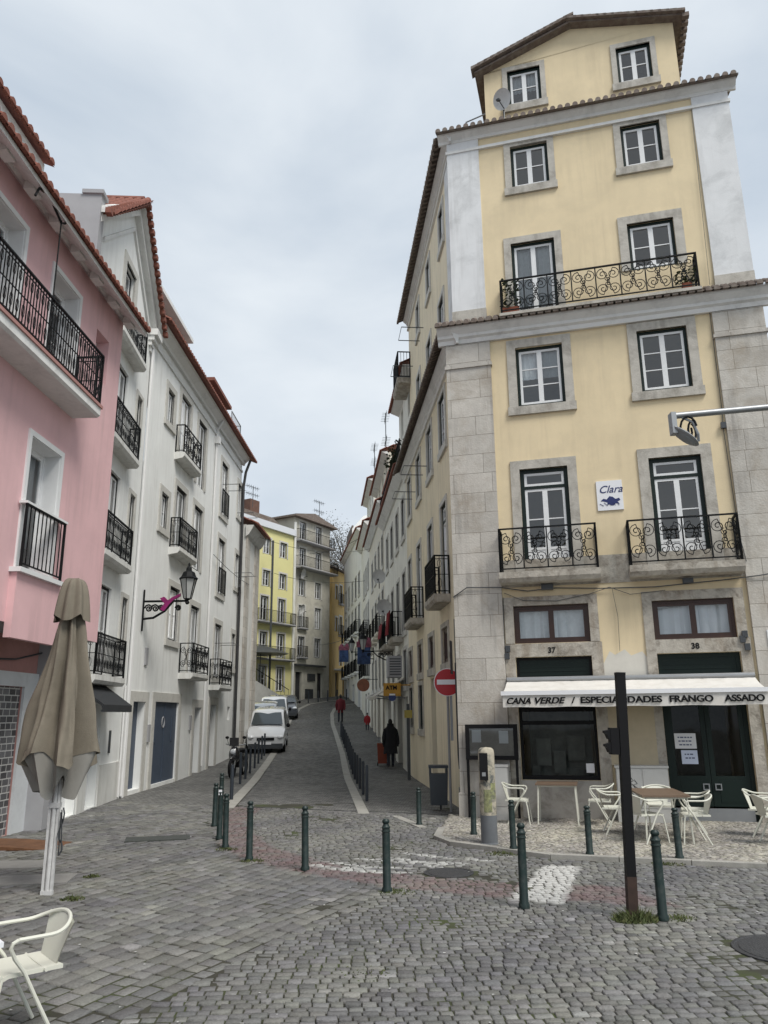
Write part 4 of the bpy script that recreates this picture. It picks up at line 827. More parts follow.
for (a, z) in ((1.85, 1.35), (1.2, 2.95 + .6), (6.35, 1.6)): m = MB(); m.box(a, a + .2, -.05, 0, z, z + .5); part('meter_box', m, GREYW, B_)
BC = [(0, 13.75), (.07, 13.75), (.07, 13.55), (.1, 13.5), (.12, 13.78), (.2, 13.84), (.34, 13.98), (.36, 14.05), (0, 14.05)]
mb = MB(); cornice(mb, -.1, 13.5, [(0, 13.7), (.1, 13.7), (.12, 13.8), (.3, 13.96), (.34, 14.04), (0, 14.04)]); mb.box(.02, 13.35, -.05, 0, 13.3, 13.4); part('cornice', mb, CORNW, B_)
mb = MB(); tiles(mb, -.1, 14.2, -.55, 14.06, 2.6, .42, .22); part('roof', mb, TILER, B_)
for (a, b) in ((3.0, 7.3), (11.6, 14.6)):     # mansard dormers
    mb = MB(); mb.box(a, b, 1.45, 4, 14.2, 17.2); part('dormer_wall', mb, GREYW, B_); mb = MB(); mb.box(a - .3, b + .35, 1.0, 4.3, 17.2, 17.36); part('dormer_roof', mb, CORNW if a < 5 else TILER, B_)
mb = MB(); railing(mb, [(12.9, .5), (14.9, .5), (14.9, 1.3)], 15.2, 1.1, 'bars', step=.2); part('railing', mb, METALG, B_)
balcony(B_, 2.85, 5.05, .34, 10.72, 1.0, slabm=LWHITE2, style='scroll', corb=True, spacing=.5); balcony(B_, 2.85, 5.05, .36, 7.45, 1.0, slabm=LWHITE2, style='orn', corb=True); balcony(B_, 4.7, 6.85, .5, 3.5, 1.0, slabm=LWHITE2, style='scroll', spacing=.5); balcony(B_, 8.9, 11.0, .45, 3.25, 1.0, slabm=LWHITE2, style='scroll', spacing=.5)
for z in (10.3, 6.95): r = MB(); railing(r, [(9.38, -.1), (10.52, -.1)], z, 1.05, 'bars', step=.12); part('railing', r, IRON, B_)
m = MB(); m.tube([(-.05, -.06, .0), (-.05, -.06, 13.6)], .05, 8); part('drainpipe', m, PIPE, B_); m = MB(); m.tube([(8.15, -.06, .3), (8.15, -.06, 13.5), (8.15, -.3, 13.9)], .05, 8); m.box(8.03, 8.27, -.2, 0, 12.9, 13.2); part('drainpipe', m, PIPE, B_)
m = MB(); m.tube([(13.3, -.12, .3), (13.3, -.12, 12.6), (13.3, -.2, 13.3), (13.3, -.4, 13.9)], .065, 8); m.tube([(13.0, -.15, 7.7), (13.3, -.12, 7.9)], .05, 6); part('drainpipe', m, PIPEB, B_)
for (u, z) in ((9.6, 11.6), (12.5, 8.3), (12.5, 11.1), (9.5, 4.9)): m = MB(); m.tube([(u, -.02, z), (u, -.8, z)], .015, 4); m.tube([(u + 1, -.02, z), (u + 1, -.8, z)], .015, 4); m.tube([(u, -.75, z), (u + 1, -.75, z)], .008, 4); part('laundry_rack', m, METALD, B_)
C_ = thing('stone_pier_house', 'narrow stone faced house end with red eave beyond the black drainpipe', 'building', MBf)
mb = MB(); wall_panel(mb, 13.5, 16.5, -.1, 10.8, [], .1, -.28); mb.quad((13.5, -.28, 0), (13.5, 3, 0), (13.5, 3, 10.8), (13.5, -.28, 10.8)); mb.quad((16.5, -.28, 0), (16.5, 8, 0), (16.5, 8, 10.8), (16.5, -.28, 10.8)); mb.quad((13.5, 8, 0), (16.5, 8, 0), (16.5, 8, 10.8), (13.5, 8, 10.8)); part('wall', mb, LWHITE2, C_)
mb = MB(); mb.box(13.5, 14.2, -.36, -.28, -.1, 10.2); mb.box(15.6, 16.55, -.36, -.28, -.1, 10.2); part('pilaster', mb, ASH, C_); mb = MB(); cornice(mb, 13.4, 16.7, [(.28, 10.2), (.42, 10.3), (.6, 10.6), (.65, 10.75), (.28, 10.75)]); part('cornice', mb, CORN, C_)
mb = MB(); tiles(mb, 13.4, 16.8, -.85, 10.8, 3.0, .4, .22); part('roof', mb, TILER, C_)
# ================================================================== RIGHT ROW BEYOND THE CORNER BUILDING
def rowhouse(name, lb, Mfr, length, zb, ztop, cols, rows, wallm, eavem=TILER, eave=.45, corn=.3, attic=None, railrows=(), depth=9, sur=SURL, ww=1.0, gable=None, dm=None, shops=(), fr=IRON, cur=.5, wh=None):
    o = thing(name, lb, 'building', Mfr); hs = []
    for r, (z, h) in enumerate(rows):
        for c in cols:
            hs.append(window(o, -c - ww, z, ww, h, rows=2 if h < 1.9 else 3, frm=fr, sash=WHITEP, sur=sur, depth=.04, surw=.13, curtain=cur if (r + int(c * 7)) % 2 else 0, sill=True))
            if r in railrows: balcony(o, -c - ww - .25, -c + .25, .4, z - .0, .95, th=.14, slabm=wallm, style='bars')
    for (a, b, zt) in shops: hs.append((-b, -a, zb, zt))
    mb = MB(); wall_panel(mb, -length, 0, zb - .4, ztop, hs, .28); mb.quad((0, 0, zb - .4), (0, depth, zb - .4), (0, depth, ztop), (0, 0, ztop)); mb.quad((-length, 0, zb - .4), (-length, depth, zb - .4), (-length, depth, ztop), (-length, 0, ztop)); mb.quad((0, depth, zb), (-length, depth, zb), (-length, depth, ztop), (0, depth, ztop)); mb.quad((0, 0, ztop), (-length, 0, ztop), (-length, depth, ztop), (0, depth, ztop))
    part('wall', mb, wallm, o)
    for (a, b, zt) in shops: m = MB(); m.box(-b, -a, .2, .27, zb - .3, zt); part('shop_door', m, dm or DARKI, o)
    m = MB(); cornice(m, -length, 0, [(0, ztop - corn), (.08, ztop - corn), (eave * .8, ztop - .05), (eave * .8, ztop + .02), (0, ztop + .02)]); part('cornice', m, CORNW, o)
    m = MB(); tiles(m, -length, .0, -eave, ztop + .03, 1.6, .4, .22); part('roof', m, eavem, o)
    if attic:
        y0, za, a0, a1 = attic; m = MB(); hs = []
        ci = a0 + .8
        while ci < a1 - 1: hs.append(window(o, -ci - .8, za - 1.5, .8, 1.2, M=T(0, y0, 0), rows=2, frm=fr, sash=WHITEP, sur=None, sill=False)); ci += 2.4
        wall_panel(m, -a1, -a0, ztop, za, hs, .2, y0); m.quad((-a0, y0, ztop), (-a0, depth, ztop), (-a0, depth, za), (-a0, y0, za)); m.quad((-a1, y0, ztop), (-a1, depth, ztop), (-a1, depth, za), (-a1, y0, za)); m.quad((-a0, depth, ztop), (-a1, depth, ztop), (-a1, depth, za), (-a0, depth, za)); part('attic_wall', m, wallm, o)
        m = MB(); cornice(m, -a1, -a0, [(-y0, za - .15), (-y0 + .35, za), (-y0 + .35, za + .05), (-y0, za + .05)]); part('cornice', m, CORNW, o)
        m = MB(); tiles(m, -a1 - .1, -a0 + .1, y0 - .45, za + .06, 2.2, .4, .22); part('roof', m, eavem, o)
    return o
OFFW = mat('off_white_plaster', (.74, .73, .66), .9, var=.1, vscale=1, stain=(.32, .30, .25), stain_amt=.5, streak=True)
BEIG = mat('beige_plaster', (.68, .64, .54), .9, var=.1, vscale=1, stain=(.3, .27, .22), stain_amt=.5, streak=True)
def rw(s): return MRw @ T(-s, 0, 0)
Rb2 = rowhouse('row_house', 'off white row house beside the yellow corner building with red cloth on its balcony', rw(11.2), 9.8, .1, 11.3, (.6, 2.9, 5.3, 7.6), ((8.7, 1.55), (5.1, 2.2), (3.1, 1.3)), OFFW, attic=(.1, 14.6, -1.8, 3.0), shops=((.6, 1.6, 2.7), (2.6, 4.3, 2.8), (5.2, 6.2, 2.6), (7.2, 8.8, 2.7)))
balcony(Rb2, -3.6, -1.7, .45, 4.95, .98, style='bars', slabm=STONE2); balcony(Rb2, -8.5, -5.1, .45, 4.95, .98, style='bars', slabm=STONE2)
r = MB(); railing(r, [(-9.7, -.2), (-.2, -.2)], 11.6, .85, 'bars', step=.16); part('railing', r, IRON, Rb2)
m = MB(); m.box(-9.8, -3.0, .35, 4, 11.3, 12.9); part('attic_wall', m, OFFW, Rb2); m = MB(); tiles(m, -9.8, -3.0, -.1, 12.95, 2, .4, .22); part('roof', m, TILER, Rb2)
Rb3 = rowhouse('row_house', 'beige row house with striped shop awning in the right hand row', rw(21.0), 11.5, .4, 12.6, (.7, 3.1, 5.6, 8.2), ((9.4, 1.6), (6.0, 2.2), (3.4, 1.6)), BEIG, attic=(.3, 15.4, .5, 9), shops=((.8, 2, 2.9), (3.5, 5.5, 2.9), (6.5, 7.8, 2.9), (9, 10.5, 2.9)), railrows=(1,))
Rb4 = rowhouse('row_house', 'tall pale row house with layered red eaves in the right hand row', rw(32.5), 9.5, 1.0, 14.4, (.7, 3.0, 5.4), ((10.2, 1.7), (7.0, 2.2), (4.4, 1.8)), OFFW, attic=(.3, 17.3, 0, 7), shops=((.8, 2, 3.4), (3.5, 5.0, 3.4)), railrows=(1, 2))
pe = MRw @ Vector((-42, 0, 0)); MRe = frame((pe.x, pe.y), 180 - 8.5)
Rb5 = rowhouse('row_house', 'white row house with bare gable wall ending the right hand row', MRe, 14, 1.6, 16.2, (1, 3.4, 6, 8.8, 11.4), ((11.2, 1.7), (8.2, 2.2), (5.2, 2.0)), LWHITE, shops=((1, 2.4, 4.0), (5, 6.5, 4.4), (9.5, 11, 4.8)), railrows=(1, 2))
m = MB(); m.prism([(0.2, 16.2), (9, 16.2), (9, 20.0), (6.0, 20.6), (1.2, 19.4), (.2, 18.2)], -9.0, -8.6, 'x'); m.prism([(0.2, 16.2), (9, 16.2), (9, 20.0), (6, 20.6), (1.2, 19.4), (.2, 18.2)], -14.0, -13.7, 'x'); part('gable_wall', m, LWHITE, Rb5); m = MB(); m.box(-13.8, -9.0, .2, .35, 16.6, 18.6); part('roof', m, TILE, Rb5)
# ================================================================== FAR END
MC = frame((-7.883, 66.0), 30)
def farhouse(name, lb, M, u0, u1, zb, ztop, wins, wallm, rails=(), depth=7, sur=SURL, doors=()):
    o = thing(name, lb, 'building', M); hs = []
    for (u, z, w_, h, c) in wins: hs.append(window(o, u, z, w_, h, rows=2, frm=METALD, sash=WHITEP, sur=sur, surw=.14, curtain=c, sill=False))
    hs += [(a, b, zb, zt) for a, b, zt in doors]
    mb = MB(); wall_panel(mb, u0, u1, zb - 1, ztop, hs, .25); mb.quad((u0, 0, zb - 1), (u0, depth, zb - 1), (u0, depth, ztop), (u0, 0, ztop)); mb.quad((u1, 0, zb - 1), (u1, depth, zb - 1), (u1, depth, ztop), (u1, 0, ztop)); mb.quad((u0, depth, zb - 1), (u1, depth, zb - 1), (u1, depth, ztop), (u0, depth, ztop)); mb.quad((u0, 0, ztop), (u1, 0, ztop), (u1, depth, ztop), (u0, depth, ztop)); part('wall', mb, wallm, o)
    for a, b, zt in doors: m = MB(); m.box(a, b, .2, .25, zb - .5, zt); part('door', m, DARKI, o)
    for (a, b, z, p) in rails: balcony(o, a, b, p, z, .95, th=.15, slabm=GREYW, style='bars')
    return o
CREAM = mat('cream_grey_plaster', (.50, .48, .41), .9, var=.14, vscale=.8, stain=(.26, .25, .22), stain_amt=.6); YB = mat('bright_yellow_stucco', (.66, .62, .30), .9, var=.06, vscale=.8); ORA = mat('ochre_stucco', (.58, .41, .17), .9, var=.08, vscale=.8)
cr_w = []
for z, h, c in ((17.1, 1.7, .4), (14.7, 1.7, .6), (12.1, 1.5, .5), (9.4, 1.9, .3), (6.9, 1.7, .4)):
    for u in (.75, 3.2): cr_w.append((u, z, .95, h, c))
CR = farhouse('cream_house', 'cream grey five storey house with two long balconies closing the street', MC, 0, 5.55, 3.2, 19.0, cr_w, CREAM, rails=((.05, 5.5, 17.0, .6), (.05, 5.8, 14.6, .8), (.6, 1.9, 9.35, .3), (.6, 1.9, 6.85, .3)), doors=((.5, 1.4, 5.6), (3.7, 4.5, 5.6)))
m = MB(); m.prism([(-.5, 19.0), (6.2, 19.0), (6.0, 19.12), (2.4, 19.75), (-.5, 19.15)], -.5, 7); part('roof', m, TILE, CR); m = MB(); m.box(.2, 4.6, -.35, 0, 6.1, 6.25); m.box(2.2, 3.3, -.08, 0, 4.9, 5.5); m.box(1.9, 3.0, -.1, 0, 3.4, 4.2); part('door_hood', m, METALD, CR)
m = MB(); m.tube([(-.05, -.1, 3), (-.05, -.1, 18.5)], .12, 8); part('drainpipe', m, LWHITE2, CR)
yw = []
for z, h in ((15.0, 1.35), (12.3, 1.35)):
    for u in (-4.2, -2.0): yw.append((u, z, .95, h, .5))
for z in (9.5, 6.6, 3.9):
    for u in (-4.4, -2.1): yw.append((u, z, 1.0, 2.0, .4))
YH = farhouse('yellow_house', 'bright yellow house with white parapet and low balconies left of the far cream house', MC, -9.5, -.05, 2.5, 17.2, yw, YB, rails=((-5.4, -.3, 9.4, .6), (-5.4, -.3, 6.5, .6)))
m = MB(); m.box(-9.5, -.05, -.25, .1, 17.2, 17.75); part('parapet', m, mat('white_parapet', (.62, .64, .67), .8), YH); m = MB(); m.prism([(-9.5, 17.6), (-.05, 17.6), (-2.4, 18.5), (-7.5, 18.5)], .6, 6); part('roof', m, TILE, YH); m = MB(); m.box(-4.9, -3.7, 1, 2, 18.0, 19.7); part('chimney', m, mat('brick_red', (.13, .07, .05), .9, var=.3), YH)
m = MB(); m.tube([(-4.75, -1.4, 2.6), (-4.75, -1.4, 15.8)], .09, 8); t_ = thing('dark_mast', 'tall thin dark mast standing before the yellow house', 'mast', MC); part('pole', m, METALD, t_)
MO = frame((-5.36 + .55, 71.0 + .9), 16)
ow = [(.5, 12.6, .6, 1.3, .3), (1.6, 12.4, .8, 1.7, .3), (.5, 9.6, .6, 1.3, .3), (1.6, 9.4, .8, 1.7, .3), (1.7, 6.5, .7, 1.4, .3), (3.6, 12.4, .8, 1.7, .3), (3.6, 9.4, .8, 1.7, .3)]
OH = farhouse('ochre_house', 'narrow ochre house right of the far cream house', MO, -.4, 4.6, 3.4, 15.4, ow, ORA, rails=((1.4, 2.6, 12.3, .3), (1.4, 2.6, 9.3, .3)), doors=((.6, 1.5, 5.8), (2.6, 3.4, 5.8)))
m = MB(); tiles(m, -.5, 4.8, -.4, 15.4, 2.5, .3, .25); part('roof', m, TILE, OH); m = MB(); m.box(.2, 3.6, -.7, 0, 6.0, 6.12); part('shop_hood', m, CORNW, OH)
MW = frame((-3.95, 77.0), 12)
WHs = farhouse('white_back_house', 'pale house with small red roof glimpsed behind the ochre house', MW, -.8, 6, 3.8, 13.6, [(.3, 10.8, .8, 1.5, 0), (.3, 7.2, .8, 1.9, 0), (2.2, 10.8, .8, 1.5, 0), (2.2, 7.2, .8, 1.9, 0)], OFFW)
m = MB(); tiles(m, -1, 6, -.4, 13.6, 3, .4, .25); part('roof', m, TILER, WHs)
# ramp wall, terrace canopy
t = thing('ramp_wall', 'sloping pale stair wall behind the parked cars', 'wall'); m = MB(); L0, L1 = Vector((-10.6, 55.5)), Vector((-7.6, 62.5))
m.poly([(L0.x, L0.y, 1), (L1.x, L1.y, 1.5), (L1.x, L1.y, 3.1), (L0.x, L0.y, 5.3)]); m.poly([(L0.x - .25, L0.y, 1), (L1.x - .25, L1.y, 1.5), (L1.x - .25, L1.y, 3.1), (L0.x - .25, L0.y, 5.3)]); m.quad((L0.x, L0.y, 5.3), (L1.x, L1.y, 3.1), (L1.x - .25, L1.y, 3.1), (L0.x - .25, L0.y, 5.3)); m.quad((L0.x, L0.y, 1), (L0.x, L0.y, 5.3), (L0.x - .25, L0.y, 5.3), (L0.x - .25, L0.y, 1))
part('wall', m, mat('pale_render', (.42, .42, .40), .9, var=.1, vscale=2, stain=(.28, .28, .26), stain_amt=.5), t)
m = MB(); P0, P1 = (L0.x - .1, L0.y, 5.3), (L1.x - .1, L1.y, 3.1); m.tube([(P0[0], P0[1], 6.2), (P1[0], P1[1], 4.0)], .03, 5)
for k in range(14): f = k / 13; x, y, z = [P0[q] + (P1[q] - P0[q]) * f for q in range(3)]; m.tube([(x, y, z), (x, y, z + .9)], .015, 4)
part('handrail', m, IRON, t)
t = thing('dark_parasol', 'dark canopy over the terrace before the yellow house', 'parasol', T(-9.6, 60, 0)); m = MB(); m.lathe([(2.2, 6.6), (1.2, 7.0), (.05, 7.3)], 8); part('canopy', m, METALD, t); m = MB(); m.tube([(0, 0, 2.2), (0, 0, 7.2)], .04, 6); part('pole', m, METALD, t)
# trees behind
def tree(name, lb, x, y, zb, h, r, seed):
    rn = random.Random(seed); t = thing(name, lb, 'tree', T(x, y, zb), 'trees on the hill behind the street'); m = MB(); m.tube([(0, 0, 0), (.1, 0, h * .35), (.0, .1, h * .62)], .35, 8, r2=.16)
    tips = []
    for k in range(22):
        a = rn.uniform(0, 6.28); e = rn.uniform(.2, 1.3); L_ = r * rn.uniform(.6, 1.05); st = Vector((0, 0, h * rn.uniform(.4, .62))); en = st + Vector((math.cos(a) * math.cos(e), math.sin(a) * math.cos(e), math.sin(e))) * L_ * 1.15; md = st.lerp(en, .5) + Vector((rn.uniform(-.2, .2), rn.uniform(-.2, .2), .2)); m.tube([st, md, en], .09, 5, r2=.02); tips += [en, md, st.lerp(en, .75)]
    part('trunk', m, mat(name + '_bark%d' % seed, (.10, .085, .07), .95, var=.3), t)
    m = MB()
    for k in range(11000):
        c = rn.choice(tips); p = c + Vector((rn.gauss(0, 1), rn.gauss(0, 1), rn.gauss(0, .8))) * r * .16; s = rn.uniform(.05, .10); a, b = Vector((rn.gauss(0, 1), rn.gauss(0, 1), rn.gauss(0, 1))).normalized() * s, Vector((rn.gauss(0, 1), rn.gauss(0, 1), rn.gauss(0, 1))).normalized() * s
        m.quad(p - a, p - b, p + a, p + b)
    part('crown', m, mat(name + '_leaf%d' % seed, (.13, .125, .11), .9, var=.4, vscale=3), t)
tree('bare_tree', 'grey brown twiggy tree above the far roofs at the street end', -5.0, 96, 6, 23.0, 5.6, 3); tree('bare_tree', 'second twiggy tree half hidden by the right hand row at the street end', -1.0, 99, 6, 21, 5, 8)
# ================================================================== STREET FURNITURE AND SMALL THINGS
def chair_proto():
    t = thing('cafe_chair', 'x', 'chair')
    for sx in (-1, 1):
        m = MB(); m.tube([(sx * .2, .19, .42), (sx * .21, .215, .3), (sx * .235, .25, 0)], .0125, 8); part('leg', m, CHAIRM, t, smooth=True)
        m = MB(); m.tube([(sx * .275, .13, .655), (sx * .278, .165, .64), (sx * .275, .175, .61), (sx * .262, .14, .54), (sx * .245, .07, .45), (sx * .238, -.02, .28), (sx * .245, -.17, 0)], .0135, 8); part('leg', m, CHAIRM, t, smooth=True)
    m = MB(); pts = []
    for k in range(25):
        a = math.pi * k / 24; x = .275 * math.cos(a); y = -.08 - .19 * math.sin(a) ** .8 if math.sin(a) > 0 else -.08; pts.append((x, y, .655 + .075 * math.sin(a) ** 1.5 if math.sin(a) > 0 else .655))
    m.tube([(.275, .13, .655), (.275, .02, .655)] + pts + [(-.275, .02, .655), (-.275, .13, .655)], .0135, 8); part('arm_tube', m, CHAIRM, t, smooth=True)
    m = MB(); rows = []
    for j in range(9):
        f = j / 8; rows.append([((-.21 + .42 * i / 10) * (1 - .0 * f), -.2 + .40 * f + .02 * (1 - abs(i / 5 - 1) ** 2), .44 - .012 * math.sin(math.pi * f) * math.sin(math.pi * i / 10) - (.02 if j == 8 else 0)) for i in range(11)])
    m.grid(rows); lo = [[(x, y, z - .026) for x, y, z in r] for r in rows]; m.grid(lo)
    for r0, r1 in ((rows[0], lo[0]), (rows[-1], lo[-1]), ([r[0] for r in rows], [r[0] for r in lo]), ([r[-1] for r in rows], [r[-1] for r in lo])): m.grid([r0, r1])
    m.tube([(-.21, .2, .425), (.21, .2, .425)], .013, 6); m.tube([(-.24, -.08, .43), (.24, -.08, .43)], .012, 6); part('seat', m, CHAIRM, t, smooth=True)
    m = MB(); rows = []
    for j in range(9):
        f = j / 8; wd_ = .17 + .085 * f ** 1.2; rows.append([(wd_ * math.sin((i / 10 - .5) * 2 * 1.15) / math.sin(1.15), -.17 - .05 * f - .045 * f * (math.cos((i / 10 - .5) * 2.3)) + .0, .44 + .275 * f - .012 * f * abs(i / 5 - 1)) for i in range(11)])
    m.grid(rows); m.grid([[(x, y + .006, z) for x, y, z in r] for r in rows]); part('backrest', m, CHAIRM, t, smooth=True)
    return t
CH = chair_proto(); first = True
GC = 'cream metal armchairs on the restaurant terrace'
for (x, y, az, z, lb, g) in [(-2.55, 6.0, 230, 0, 'cream metal armchair in the near left corner, largest in the photo', None),
        (2.5, 15.75, 105, .047, 'cream armchair left of the small table under the shop window', GC), (4.02, 15.45, 285, .047, 'cream armchair right of the small table under the shop window', GC),
        (3.95, 14.35, 100, .047, 'cream armchair farther of the two left of the big brown table', GC), (4.22, 13.45, 75, .047, 'cream armchair nearer of the two left of the big brown table, behind the black pole', GC),
        (4.98, 13.3, 280, .047, 'cream armchair nearer of the two right of the big brown table', GC), (5.22, 13.95, 290, .047, 'cream armchair farther of the two right of the big brown table', GC), (4.9, 14.75, 190, .047, 'cream armchair behind the big brown table, before the grey cabinet', GC),
        (6.15, 13.1, 95, .047, 'cream armchair nearest the right photo edge before the green door', GC), (6.35, 13.9, 120, .047, 'cream armchair behind another at the right photo edge, close to the door step', GC), (6.75, 13.5, 280, .047, 'cream armchair cut by the right photo edge', GC)]:
    o = CH if first else copy_tree(CH); first = False
    o['label'] = lb
    if g: o['group'] = g
    elif 'group' in o: del o['group']
    o.location = (x, y, z); o.rotation_euler.z = -R_(az)
def table(x, y, wx, wy, az, lb, h=.73):
    t = thing('cafe_table', lb, 'table', T(x, y, .047 if y > 8 else 0) @ Matrix.Rotation(-R_(az - 90), 4, 'Z'), 'terrace tables')
    m = MB(); m.box(-wx / 2, wx / 2, -wy / 2, wy / 2, h - .03, h); part('tabletop', m, TABW if y > 8 else WSIGN, t)
    for sx in (-1, 1):
        for sy in (-1, 1): m = MB(); m.tube([(sx * (wx / 2 - .05), sy * (wy / 2 - .05), h - .03), (sx * (wx / 2 - .02), sy * (wy / 2 - .02), 0)], .015, 6); part('leg', m, CHAIRM, t)
    m = MB(); 
    for sx in (-1, 1): m.box(sx * (wx / 2 - .06) - .01, sx * (wx / 2 - .06) + .01, -wy / 2 + .05, wy / 2 - .05, h - .06, h - .03)
    for sy in (-1, 1): m.box(-wx / 2 + .05, wx / 2 - .05, sy * (wy / 2 - .06) - .01, sy * (wy / 2 - .06) + .01, h - .06, h - .03)
    part('apron', m, CHAIRM, t); return t
table(3.28, 15.72, .78, .62, 104.7, 'small brown topped table with white legs under the shop window'); table(4.58, 13.8, .76, 1.25, 97, 'larger brown square table in the middle of the terrace'); table(-2.97, 5.42, .78, .78, 50, 'white table corner at the left photo edge beside the near armchair')
# bollards
def bollard_proto():
    t = thing('bollard', 'x', 'bollard'); m = MB(); m.lathe([(.062, 0), (.062, .04), (.05, .06), (.048, .70), (.056, .705), (.056, .715), (.048, .72), (.048, .745), (.055, .75), (.055, .76), (.048, .765)], 16); part('shaft', m, SEA, t, smooth=True)
    m = MB(); m.lathe([(.048, .765), (.036, .785), (.034, .8), (.046, .815), (.046, .835), (.03, .855), (.002, .86)], 16); part('cap', m, SEA, t, smooth=True); return t
BP = bollard_proto(); first = True
for (x, y, s, lb) in [(-3.39, 16.14, .93, 'dark green bollard, leftmost of the left cluster with bare side'), (-2.95, 14.5, 1.02, 'dark green bollard with a white sticker near its top in the left cluster'), (-2.65, 13.55, .98, 'dark green bollard nearest to the camera in the left cluster'), (-3.65, 18.0, 1.0, 'dark green bollard farthest back in the left cluster'), (-2.07, 12.45, .97, 'dark green bollard standing alone between left cluster and scratched one'), (-1.15, 11.64, .98, 'dark green bollard with scratched paint at the road mouth centre'), (-.01, 10.23, .97, 'dark green bollard with weeds at its foot right of the painted strokes'), (1.51, 9.37, 1.03, 'dark green bollard at the left edge of the white crossing bar'), (2.85, 8.8, 1.02, 'leaning dark green bollard right beside the tall black pole'),
        (3.0, 12.33, .80, 'dark green bollard on the terrace kerb below the small table'), (4.19, 11.95, .80, 'dark green bollard on the terrace kerb before the big brown table'), (1.96, 12.9, .84, 'dark green bollard on the terrace kerb right of the parking pillar'), (1.51, 14.43, .82, 'dark green bollard on the terrace left behind the parking pillar'), (.62, 15.99, .80, 'dark green bollard on the right pavement in front of the litter bin')]:
    o = BP if first else copy_tree(BP); first = False; o['label'] = lb; o['group'] = 'dark green bollards round the crossing'; o.location = (x, y, .045 if (x > 1.4 and y > 11.9) else 0); o.scale = (1, 1, s); o.rotation_euler = (R_(rnd.uniform(-1, 1)), R_(rnd.uniform(-1, 1)), 0)
m = MB(); m.box(-.03, .03, -.052, -.047, .6, .7); t = tag(link('sticker', m.mesh('sticker', WSIGN)), 'small white sticker on a bollard of the left cluster', 'sticker'); t.location = (-2.95, 14.5, .12)
# thin grey kerb posts
def kpost():
    t = thing('kerb_post', 'x', 'post'); m = MB(); m.lathe([(.04, 0), (.04, .86), (.034, .9), (.002, .905)], 12); part('post_shaft', m, POSTB, t, smooth=True); return t
KP = kpost(); first = True
ORD = 'first second third fourth fifth sixth seventh eighth ninth tenth eleventh twelfth thirteenth fourteenth fifteenth sixteenth seventeenth eighteenth nineteenth twentieth'.split()
def lerpl(pl, y):
    for (a, b), (c, d) in zip(pl[:-1], pl[1:]):
        if b <= y <= d: return a + (c - a) * (y - b) / (d - b)
    return pl[-1][0]
ys_ = [20.3 + 1.65 * k for k in range(15)]
for q_, y in enumerate(ys_):
    o = KP if first else copy_tree(KP); first = False; o['label'] = ORD[q_] + ' post from the near end of the dark row along the right hand kerb'; o['group'] = 'posts along the right hand kerb'; o.location = (lerpl(kR, y) + .34, y, zg(y)); o.scale = (1, 1, .95)
for q_, y in enumerate((25.6, 27.4, 29.2, 31.0, 32.6, 34.2, 35.6)):
    o = copy_tree(KP); o['label'] = ORD[q_] + ' dark post from the near end along the left hand kerb before the van'; o['group'] = 'posts along the left hand kerb'; o.location = (lerpl(kL, y) - .5, y, zg(y)); o.scale = (1, 1, 1.05)
o = copy_tree(KP); o['label'] = 'grey square post alone at the near end of the left hand kerb'; del o['group']; o.location = (-3.98, 20.9, 0); o.scale = (1.2, 1.2, .95)
for k in range(9):
    o = copy_tree(KP); f = k / 8; o['label'] = ORD[k] + ' dark post from the left before the far cream and ochre houses'; o['group'] = 'posts before the far cream house'; o.location = (-6.3 + 6.0 * f, 64.3 + 4.2 * f, zg(64.3 + 4.2 * f)); o.scale = (1.3, 1.3, 1)
# parking pillar
t = thing('parking_pillar', 'round cream and grey pillar with black display and torn posters', 'pillar', T(1.66, 13.45, .03))
m = MB(); m.lathe([(.15, 0), (.15, .02), (.135, .03), (.135, .45)], 24); part('base', m, mat('pillar_grey', (.13, .14, .15), .7, var=.2, vscale=6), t, smooth=True)
m = MB(); m.lathe([(.135, .45), (.135, 1.42), (.125, 1.47), (.09, 1.5), (.001, 1.51)], 24); part('shaft', m, mat('pillar_cream', (.44, .40, .31), .8, var=.3, vscale=9, s2=((.15, .14, .12), .7), stain=(.08, .09, .085), stain_amt=1.6, stain_scale=5), t, smooth=True)
m = MB(); m.box(-.13, .0, -.165, -.1, 1.0, 1.42); part('display', m, LETTER, t); m = MB(); m.box(-.1, -.04, -.17, -.165, 1.06, 1.12); part('card_slot', m, METALG, t)
m = MB(); 
for (a0, a1, z0, z1) in ((-2.2, -1.2, .5, .85), (-1.3, -.5, .7, .95)):
    rows = [[(.137 * math.cos(a0 + (a1 - a0) * k / 6), .137 * math.sin(a0 + (a1 - a0) * k / 6), z) for k in range(7)] for z in (z0, z1)]; m.grid(rows)
part('poster', m, mat('old_poster', (.26, .27, .13), .8, var=.8, vscale=11, stain=(.1, .1, .1), stain_amt=1.2, stain_scale=7), t)
# black pole with signal head
t = thing('signal_pole', 'tall black square pole rusty at its foot with small signal head', 'pole', T(2.54, 8.81, 0) @ Matrix.Rotation(R_(1.9), 4, 'Y'))
m = MB(); m.box(-.048, .048, -.048, .048, .42, 2.5); m.box(-.05, .05, -.05, .05, 2.49, 2.52); part('post', m, LETTER, t); m = MB(); m.box(-.05, .05, -.05, .05, 0, .42); part('rusty_foot', m, mat('rusted_black', (.04, .022, .016), .85, var=.5, vscale=10), t)
m = MB(); m.box(-.15, -.06, -.06, .06, 1.64, 1.92); 
for z in (1.85, 1.71): m.prism([(-.15, z + .05), (-.21, z + .035), (-.21, z + .015), (-.19, z - .0), (-.17, z - .05), (-.15, z - .055)], -.055, .055)
m.box(-.06, -.04, -.03, .03, 1.7, 1.74); part('signal_head', m, LETTER, t)
